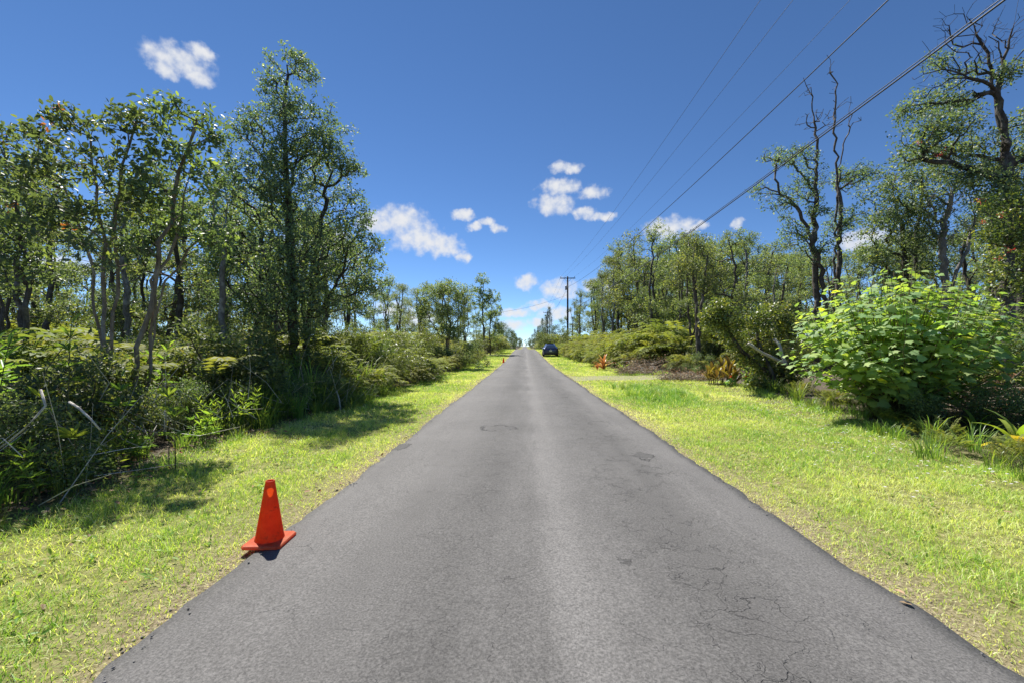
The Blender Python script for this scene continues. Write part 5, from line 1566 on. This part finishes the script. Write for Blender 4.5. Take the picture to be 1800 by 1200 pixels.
def thicket_twigs():
    r = np.random.default_rng(88)
    mb = MB()
    for k in range(130):
        y = r.uniform(3.0, 12.5); x = float(left_limit(y)) - abs(r.normal(0.35, 0.35)) ; z = float(ground_z(x, y))
        l = r.uniform(0.35, 1.2); a = r.uniform(0, 6.28); el = r.normal(0.7, 0.5)
        d = np.array([math.cos(a) * math.cos(el), math.sin(a) * math.cos(el), abs(math.sin(el))])
        p = np.array([x, y, z + abs(r.normal(0, 0.35))])
        mb.tube([p, p + d * l * 0.5 + r.normal(0, 0.05, 3), p + d * l], [0.0055, 0.004, 0.002], 3)
    o = mb.build('dry_twigs', M['dead_wood']); tag(o, 'thin pale dry twigs tangled through the front of the left thicket', 'twigs', kind='stuff')


thicket_twigs()

# ------------------------------------------------------------------ cones
def cone_material():
    m, nt, N, L = new_mat('cone_plastic')
    tc = N('ShaderNodeTexCoord'); co = tc.outputs['Object']
    n1 = noise(N, L, co, 14, 6, 0.65); n2 = noise(N, L, co, 90, 4, 0.7)
    sp = N('ShaderNodeSeparateXYZ'); L(co, sp.inputs[0])
    r1 = ramp(N, [(0.3, (0.72, 0.078, 0.006)), (0.55, (0.82, 0.115, 0.010)), (0.8, (0.82, 0.18, 0.03))]); L(n1.outputs[0], r1.inputs[0])
    d = ramp(N, [(0.66, (0, 0, 0)), (0.74, (1, 1, 1))]); L(n2.outputs[0], d.inputs[0])
    col = mixc(N, L, mth(N, L, 'MULTIPLY', d.outputs[0], 0.45), r1.outputs[0], (0.14, 0.03, 0.012))
    # dust on the foot and rim wear at the top
    ft = N('ShaderNodeMapRange'); ft.inputs['From Min'].default_value = 0.032; ft.inputs['From Max'].default_value = 0.022; L(sp.outputs[2], ft.inputs[0])
    col = mixc(N, L, mth(N, L, 'MULTIPLY', ft.outputs[0], mth(N, L, 'MULTIPLY_ADD', n1.outputs[0], 0.9, -0.10)), col, (0.52, 0.30, 0.20))
    tp = N('ShaderNodeMapRange'); tp.inputs['From Min'].default_value = 0.22; tp.inputs['From Max'].default_value = 0.44; L(sp.outputs[2], tp.inputs[0])
    n3 = noise(N, L, co, 38, 5, 0.7)
    col = mixc(N, L, mth(N, L, 'MULTIPLY', tp.outputs[0], mth(N, L, 'MULTIPLY_ADD', n3.outputs[0], 0.8, 0.05)), col, (0.42, 0.12, 0.035))
    sm = ramp(N, [(0.54, (0, 0, 0)), (0.72, (1, 1, 1))]); L(noise(N, L, co, 22, 6, 0.7, 0.6).outputs[0], sm.inputs[0])
    col = mixc(N, L, mth(N, L, 'MULTIPLY', sm.outputs[0], 0.6), col, (0.20, 0.045, 0.02))
    sc2 = N('ShaderNodeMapping'); sc2.inputs['Scale'].default_value = (60, 60, 5); L(co, sc2.inputs[0])
    st = ramp(N, [(0.62, (0, 0, 0)), (0.70, (1, 1, 1))]); L(noise(N, L, sc2.outputs[0], 1.0, 4, 0.7).outputs[0], st.inputs[0])
    col = mixc(N, L, mth(N, L, 'MULTIPLY', st.outputs[0], 0.25), col, (0.75, 0.30, 0.14))
    pb = N('ShaderNodeBsdfPrincipled'); L(col, pb.inputs['Base Color']); pb.inputs['Roughness'].default_value = 0.58; pb.inputs['Specular IOR Level'].default_value = 0.35
    tr = N('ShaderNodeBsdfTranslucent'); L(mixc(N, L, 1.0, col, (1.0, 0.7, 0.5), 'MULTIPLY'), tr.inputs['Color'])
    mx = N('ShaderNodeMixShader'); mx.inputs[0].default_value = 0.52; L(pb.outputs[0], mx.inputs[1]); L(tr.outputs[0], mx.inputs[2])
    o = N('ShaderNodeOutputMaterial'); L(mx.outputs[0], o.inputs[0])
    return m


M['cone'] = cone_material()


def build_cone():
    root = empty('traffic_cone', (0, 0, 0))
    mb = MB()
    # square foot with clipped corners and a rounded top edge
    def ringsq(h, z, c):
        return [(h - c, h, z), (h, h - c, z), (h, -h + c, z), (h - c, -h, z), (-h + c, -h, z), (-h, -h + c, z), (-h, h - c, z), (-h + c, h, z)][::-1]
    rings = [ringsq(0.140, 0.0, 0.022), ringsq(0.142, 0.014, 0.022), ringsq(0.136, 0.022, 0.022), ringsq(0.112, 0.026, 0.03)]
    V = [p for r in rings for p in r]; F = []
    for i in range(3):
        for k in range(8): F.append((i * 8 + k, i * 8 + (k + 1) % 8, (i + 1) * 8 + (k + 1) % 8, (i + 1) * 8 + k))
    F += [tuple(range(8))[::-1], tuple(24 + k for k in range(8))]
    mb.add(V, F)
    mb.build('base', M['cone'], root)
    mb = MB()   # hollow tapered body, open at the top
    prof = [(0.101, 0.0262), (0.098, 0.040), (0.0955, 0.046), (0.064, 0.245), (0.0335, 0.438), (0.0325, 0.452), (0.0295, 0.456), (0.0255, 0.453), (0.024, 0.43)]
    mb.lathe(prof, 40, cap=False)
    mb.build('body', M['cone'], root, smooth=True)
    return root, prof


cone1, cone_prof = build_cone()
cone2 = copy_tree(cone1)
for c_, loc, rz, lab in ((cone1, P(474, 953, 3.24), R(3), 'weathered orange traffic cone at the left road edge, nearest the camera'), (cone2, P(885, 636, 40.0), R(20), 'tiny orange traffic cone far down the left road edge')):
    z = float(zprof(loc[1])) - 0.002 if abs(loc[0]) < ROAD_HW else float(ground_z(loc[0], loc[1])) + 0.02
    c_.location = (loc[0], loc[1], z + 0.004); c_.rotation_euler = (0, 0, rz)
    tag(c_, lab, 'traffic cone', 'traffic cones along the left road edge')
cone1.location.z = float(zprof(cone1.location.y)) + 0.002

# ------------------------------------------------------------------ parked car
M['paint'] = plain('car_paint', (0.012, 0.030, 0.105), 0.28, 0.5, 0.35, 0.03, 4, coat=1.0)
M['car_glass'] = plain('car_glass', (0.012, 0.018, 0.026), 0.06, 0.9, 0.0, 0.02)
M['tyre'] = plain('tyre_rubber', (0.018, 0.018, 0.018), 0.85, 0.3)
M['rim'] = plain('rim_alloy', (0.25, 0.25, 0.26), 0.35, 0.5, 0.8)
M['black_plastic'] = plain('black_plastic', (0.016, 0.016, 0.017), 0.6, 0.4)
M['red_lens'] = plain('red_lens', (0.20, 0.008, 0.010), 0.15, 0.6, coat=0.6)
M['plate'] = plain('number_plate', (0.72, 0.72, 0.70), 0.5)
M['chrome'] = plain('badge_metal', (0.55, 0.56, 0.58), 0.2, 0.5, 0.9)


def build_car():
    g = P(968, 628, 53.0)
    x, y = g[0], g[1]
    slope = math.atan2(float(ground_z(x, y + 4) - ground_z(x, y)), 4)
    root = empty('parked_car', (x, y, float(ground_z(x, y)) + 0.02))
    root.rotation_euler = (slope, 0, R(-1.0))
    tag(root, 'dark blue sport utility car parked on the grass right of the road', 'car')
    # body lofted along +Y (rear at y = 0): half profile of every cross-section, from sill to roof
    secs = [  # y, sill z, waist z, roof z, half width sill, half width waist, half width roof
        (0.00, 0.46, 0.86, 0.90, 0.70, 0.74, 0.62), (0.05, 0.34, 0.98, 1.04, 0.84, 0.86, 0.70), (0.22, 0.28, 1.04, 1.10, 0.90, 0.92, 0.70), (0.55, 0.26, 1.05, 1.26, 0.92, 0.945, 0.63),
        (1.00, 0.25, 1.03, 1.45, 0.92, 0.955, 0.58), (1.60, 0.24, 1.01, 1.58, 0.92, 0.96, 0.56), (2.20, 0.24, 0.99, 1.62, 0.92, 0.96, 0.56), (2.75, 0.24, 0.98, 1.55, 0.92, 0.955, 0.58),
        (3.30, 0.25, 0.97, 1.26, 0.92, 0.95, 0.66), (3.65, 0.25, 0.96, 1.06, 0.91, 0.94, 0.74), (4.10, 0.26, 0.88, 0.97, 0.90, 0.92, 0.72), (4.50, 0.30, 0.76, 0.86, 0.84, 0.86, 0.64), (4.70, 0.40, 0.66, 0.72, 0.64, 0.68, 0.52)]
    V = []
    for yy, zs, zw, zr, ws, ww, wr in secs:
        half = [(0.0, zs), (ws * 0.9, zs), (ws, zs + 0.06), (ww * 1.005, zs + (zw - zs) * 0.55), (ww, zw - 0.05), (ww * 0.985, zw), (wr + (ww - wr) * 0.42, zw + (zr - zw) * 0.55), (wr, zr - (zr - zw) * 0.10), (wr * 0.86, zr - (zr - zw) * 0.02), (0.0, zr + 0.01)]
        full = half + [(-a, b) for a, b in half[-2:0:-1]]
        V += [(a, yy, b) for a, b in full]
    n = 18; F = []
    for i in range(len(secs) - 1):
        for k in range(n):
            F.append((i * n + k, i * n + (k + 1) % n, (i + 1) * n + (k + 1) % n, (i + 1) * n + k))
    F += [tuple(range(n))[::-1], tuple((len(secs) - 1) * n + k for k in range(n))]
    mb = MB(); mb.add(V, F); mb.build('body', M['paint'], root, smooth=True)
    A = np.array(V).reshape(len(secs), n, 3)

    def patch(name, i0, i1, ks, mat, inset=0.06, lift=0.012, parent=root):
        """a pane laid just proud of the body between sections i0..i1 and profile points ks"""
        G_ = A[i0:i1 + 1][:, ks]
        c = G_.reshape(-1, 3).mean(0)
        G2 = c + (G_ - c) * (1 - inset)
        out = unit(c - np.array([0, 2.3, 0.9])); G2 = G2 + out * lift
        m, k = G2.shape[:2]
        idx = np.arange(m * k).reshape(m, k)
        FF = [tuple(int(q) for q in (idx[a, b], idx[a, b + 1], idx[a + 1, b + 1], idx[a + 1, b])) for a in range(m - 1) for b in range(k - 1)]
        mb = MB(); mb.add(G2.reshape(-1, 3), FF); return mb.build(name, mat, parent, smooth=True)
    patch('rear_window', 2, 4, [7, 8, 9, 10, 11], M['car_glass'], 0.10, 0.02)
    patch('windscreen', 7, 9, [7, 8, 9, 10, 11], M['car_glass'], 0.08, 0.02)
    patch('side_window', 3, 8, [5, 6, 7], M['car_glass'], 0.10, 0.012)
    patch('side_window', 3, 8, [11, 12, 13], M['car_glass'], 0.10, 0.012)
    mb = MB(); mb.box((0, 2.0, 1.632), (0.92, 1.1, 0.02)); mb.build('roof_glass', M['car_glass'], root)
    for s in (-1, 1):
        for wy in (0.95, 3.80):
            w = empty('wheel', (0, 0, 0)); w.parent = root
            w.location = (s * 0.83, wy, 0.345)
            mb = MB(); mb.lathe([(0.22, -0.11), (0.33, -0.115), (0.352, -0.08), (0.352, 0.08), (0.33, 0.115), (0.22, 0.11)], 28, (1, 0, 0)); mb.build('tyre', M['tyre'], w, smooth=True)
            mb = MB(); mb.lathe([(0.05, s * 0.118), (0.22, s * 0.112)], 20, (1, 0, 0), cap=True)
            for k in range(5):
                a = k * 1.2566; mb.box((s * 0.122, math.cos(a) * 0.13, math.sin(a) * 0.13), (0.02, 0.05, 0.2), np.array(Matrix.Rotation(-a + math.pi, 3, 'X')))
            mb.build('rim', M['rim'], w)
        mb = MB(); mb.lathe([(0.40, -0.05), (0.40, 0.05)], 24, (1, 0, 0), (s * 0.90, 0.95, 0.36)); mb.build('wheel_arch', M['black_plastic'], root)
        mb = MB(); mb.lathe([(0.40, -0.05), (0.40, 0.05)], 24, (1, 0, 0), (s * 0.90, 3.80, 0.36)); mb.build('wheel_arch', M['black_plastic'], root)
        m_ = empty('mirror', (0, 0, 0)); m_.parent = root; m_.location = (s * 1.03, 3.05, 1.06)
        mb = MB(); mb.lathe([(0.02, -0.10), (0.075, -0.07), (0.085, 0.0), (0.06, 0.08), (0.01, 0.10)], 10, (1, 0, 0)); mb.build('shell', M['paint'], m_, smooth=True)
        mb = MB(); mb.box((-s * 0.08, 0, -0.05), (0.14, 0.04, 0.03)); mb.build('arm', M['black_plastic'], m_)
        mb = MB(); mb.add([(s * 0.42, -0.012, 0.93), (s * 0.80, 0.02, 0.95), (s * 0.87, 0.16, 0.97), (s * 0.87, 0.17, 0.85), (s * 0.78, 0.02, 0.83), (s * 0.44, -0.015, 0.85)], [(0, 1, 2, 3, 4, 5)]); mb.build('tail_light', M['red_lens'], root)
        mb = MB(); mb.box((s * 0.62, -0.015, 0.42), (0.20, 0.03, 0.05)); mb.build('reflector', M['red_lens'], root)
        mb = MB(); mb.box((s * 0.975, 2.0, 0.80), (0.02, 0.18, 0.03)); mb.box((s * 0.975, 3.0, 0.80), (0.02, 0.18, 0.03)); mb.build('door_handle', M['paint'], root)
    mb = MB(); mb.box((0, 0.03, 0.36), (1.56, 0.14, 0.22)); mb.build('bumper', M['black_plastic'], root)
    mb = MB(); mb.box((0, 0.12, 1.075), (1.30, 0.10, 0.025)); mb.build('spoiler', M['black_plastic'], root)
    mb = MB(); mb.box((0, -0.02, 0.74), (0.31, 0.015, 0.155)); mb.build('number_plate', M['plate'], root)
    mb = MB(); mb.box((0, -0.018, 0.935), (0.10, 0.012, 0.02)); mb.box((0, -0.018, 0.90), (0.022, 0.012, 0.07)); mb.build('badge', M['chrome'], root)


build_car()

# ------------------------------------------------------------------ power poles and cables
M['insulator'] = plain('insulator', (0.10, 0.07, 0.06), 0.3)
M['steel'] = plain('steel', (0.22, 0.22, 0.22), 0.5, 0.5, 0.7)
M['wire'] = plain('bare_wire', (0.07, 0.075, 0.085), 0.5, 0.5, 0.5)
M['cable'] = plain('black_cable', (0.018, 0.018, 0.020), 0.55)

POLES = [(998, 70.0, 486, 'black wooden power pole with a crossarm beyond the parked car'), (962, 131.0, 548, 'smaller, farther power pole with a crossarm down the road')]
pole_tops = []
for i, (px, d, py, lab) in enumerate(POLES):
    b = G(px, d); top = P(px, py, d)[2] - b[2]
    e = empty('power_pole', b); tag(e, lab, 'power pole', 'power poles along the road')
    mb = MB(); mb.tube([(0, 0, -0.5), (0, 0, top * 0.5), (0, 0, top)], [0.17, 0.15, 0.12], 12); mb.build('pole', M['pole_wood'], e, smooth=True)
    ca = MB(); ca.box((0, -0.16, top - 0.30), (2.45, 0.11, 0.13)); arm = ca.build('crossarm', M['pole_wood'], e)
    for s in (-1, 1):
        mb = MB(); mb.tube([(s * 0.62, -0.15, top - 0.36), (0, -0.13, top - 0.95)], 0.018, 5); mb.build('brace', M['steel'], e)
    for q in (-1.12, -0.42, 1.12):
        mb = MB(); mb.lathe([(0.012, 0), (0.012, 0.08), (0.05, 0.09), (0.055, 0.14), (0.03, 0.17), (0.045, 0.20), (0.02, 0.23)], 10, origin=(q, -0.16, top - 0.235)); mb.build('insulator', M['insulator'], e, smooth=True)
    mb = MB(); mb.lathe([(0.10, 0), (0.13, 0.04), (0.13, 0.62), (0.08, 0.70)], 14, origin=(-0.28, -0.05, top - 2.2)); mb.build('transformer', M['steel'], e, smooth=True)
    mb = MB(); mb.box((-0.14, -0.05, top - 1.9), (0.10, 0.05, 0.05)); mb.build('bracket', M['steel'], e)
    pole_tops.append((b, top))


def catenary(a, b, sag, n=36):
    t = np.linspace(0, 1, n)[:, None]
    p = np.array(a) * (1 - t) + np.array(b) * t
    p[:, 2] -= sag * 4 * t[:, 0] * (1 - t[:, 0])
    return p


def cable(name, label, pts, r, mat, group=None, twin=False):
    o0 = pts[0].copy(); mb = MB(); mb.tube(pts - o0, r, 6)
    if not twin:
        o = mb.build(name, mat, None, o0, True); tag(o, label, 'cable', group); return
    e = empty(name, o0); tag(e, label, 'cable', group); mb.build('cable_sheath', mat, e, smooth=True)
    mb = MB(); mb.tube(pts - o0 + np.array([0, 0, 0.062]), r * 0.6, 6); mb.build('carrier_wire', M['wire'], e, smooth=True)


def near_end(px, py, far, sag_at, y_end=-9.0):
    """continue the straight line from the pole attachment through the sight line of a pixel to behind the camera"""
    # point on the sight ray whose height matches a wire sagging from the attachment
    d = px_dir(px, py)
    t = (far[2] - sag_at - CAM_LOC[2]) / d[2]
    q = CAM_LOC + d * t
    k = (far[1] - y_end) / (far[1] - q[1])
    e = far + (q - far) * k
    return np.array([e[0], y_end, far[2]])


b1, t1 = pole_tops[0]; b2, t2 = pole_tops[1]
for q, px, lab in ((-1.12, 1265, 'thin overhead power wire farthest from the trees'), (-0.42, 1312, 'thin overhead power wire in the middle of the three'), (1.12, 1395, 'thin overhead power wire nearest the trees')):
    f = b1 + np.array([q, -0.16, t1 + 0.0])
    e = near_end(px, 93, f, 0.9)
    cable('power_wire', lab, catenary(f, e, 1.35), 0.007, M['wire'], 'power wires')
    cable('far_wire', {1265: 'far stretch of the outermost wire between the two poles', 1312: 'far stretch of the middle wire between the two poles', 1395: 'far stretch of the tree-side wire between the two poles'}[px], catenary(f, b2 + np.array([q, -0.16, t2]), 0.8), 0.008, M['wire'], 'power wires')
f = b1 + np.array([-0.05, -0.2, t1 - 1.75])
cable('service_cable', 'thick black overhead cable above the double one', catenary(f, near_end(1452, 93, f, 1.0), 1.5), 0.017, M['cable'])
cable('far_service_cable', 'black cable running on between the two power poles', catenary(f, b2 + np.array([0, -0.2, t2 - 1.75]), 1.0), 0.014, M['cable'])
f = b1 + np.array([0.16, -0.1, t1 - 5.4])
cable('double_cable', 'lowest and thickest overhead cable, a double strand crossing in front of the dead-topped tree', catenary(f, near_end(1645, 93, f, 0.7), 1.0), 0.0175, M['cable'], None, True)
f = b1 + np.array([-0.1, -0.1, t1 - 3.0])
cable('road_crossing_wire', 'single wire strung from the nearer power pole across the road to the left trees', catenary(f, P(852, 552, 60.0), 0.5), 0.014, M['cable'])
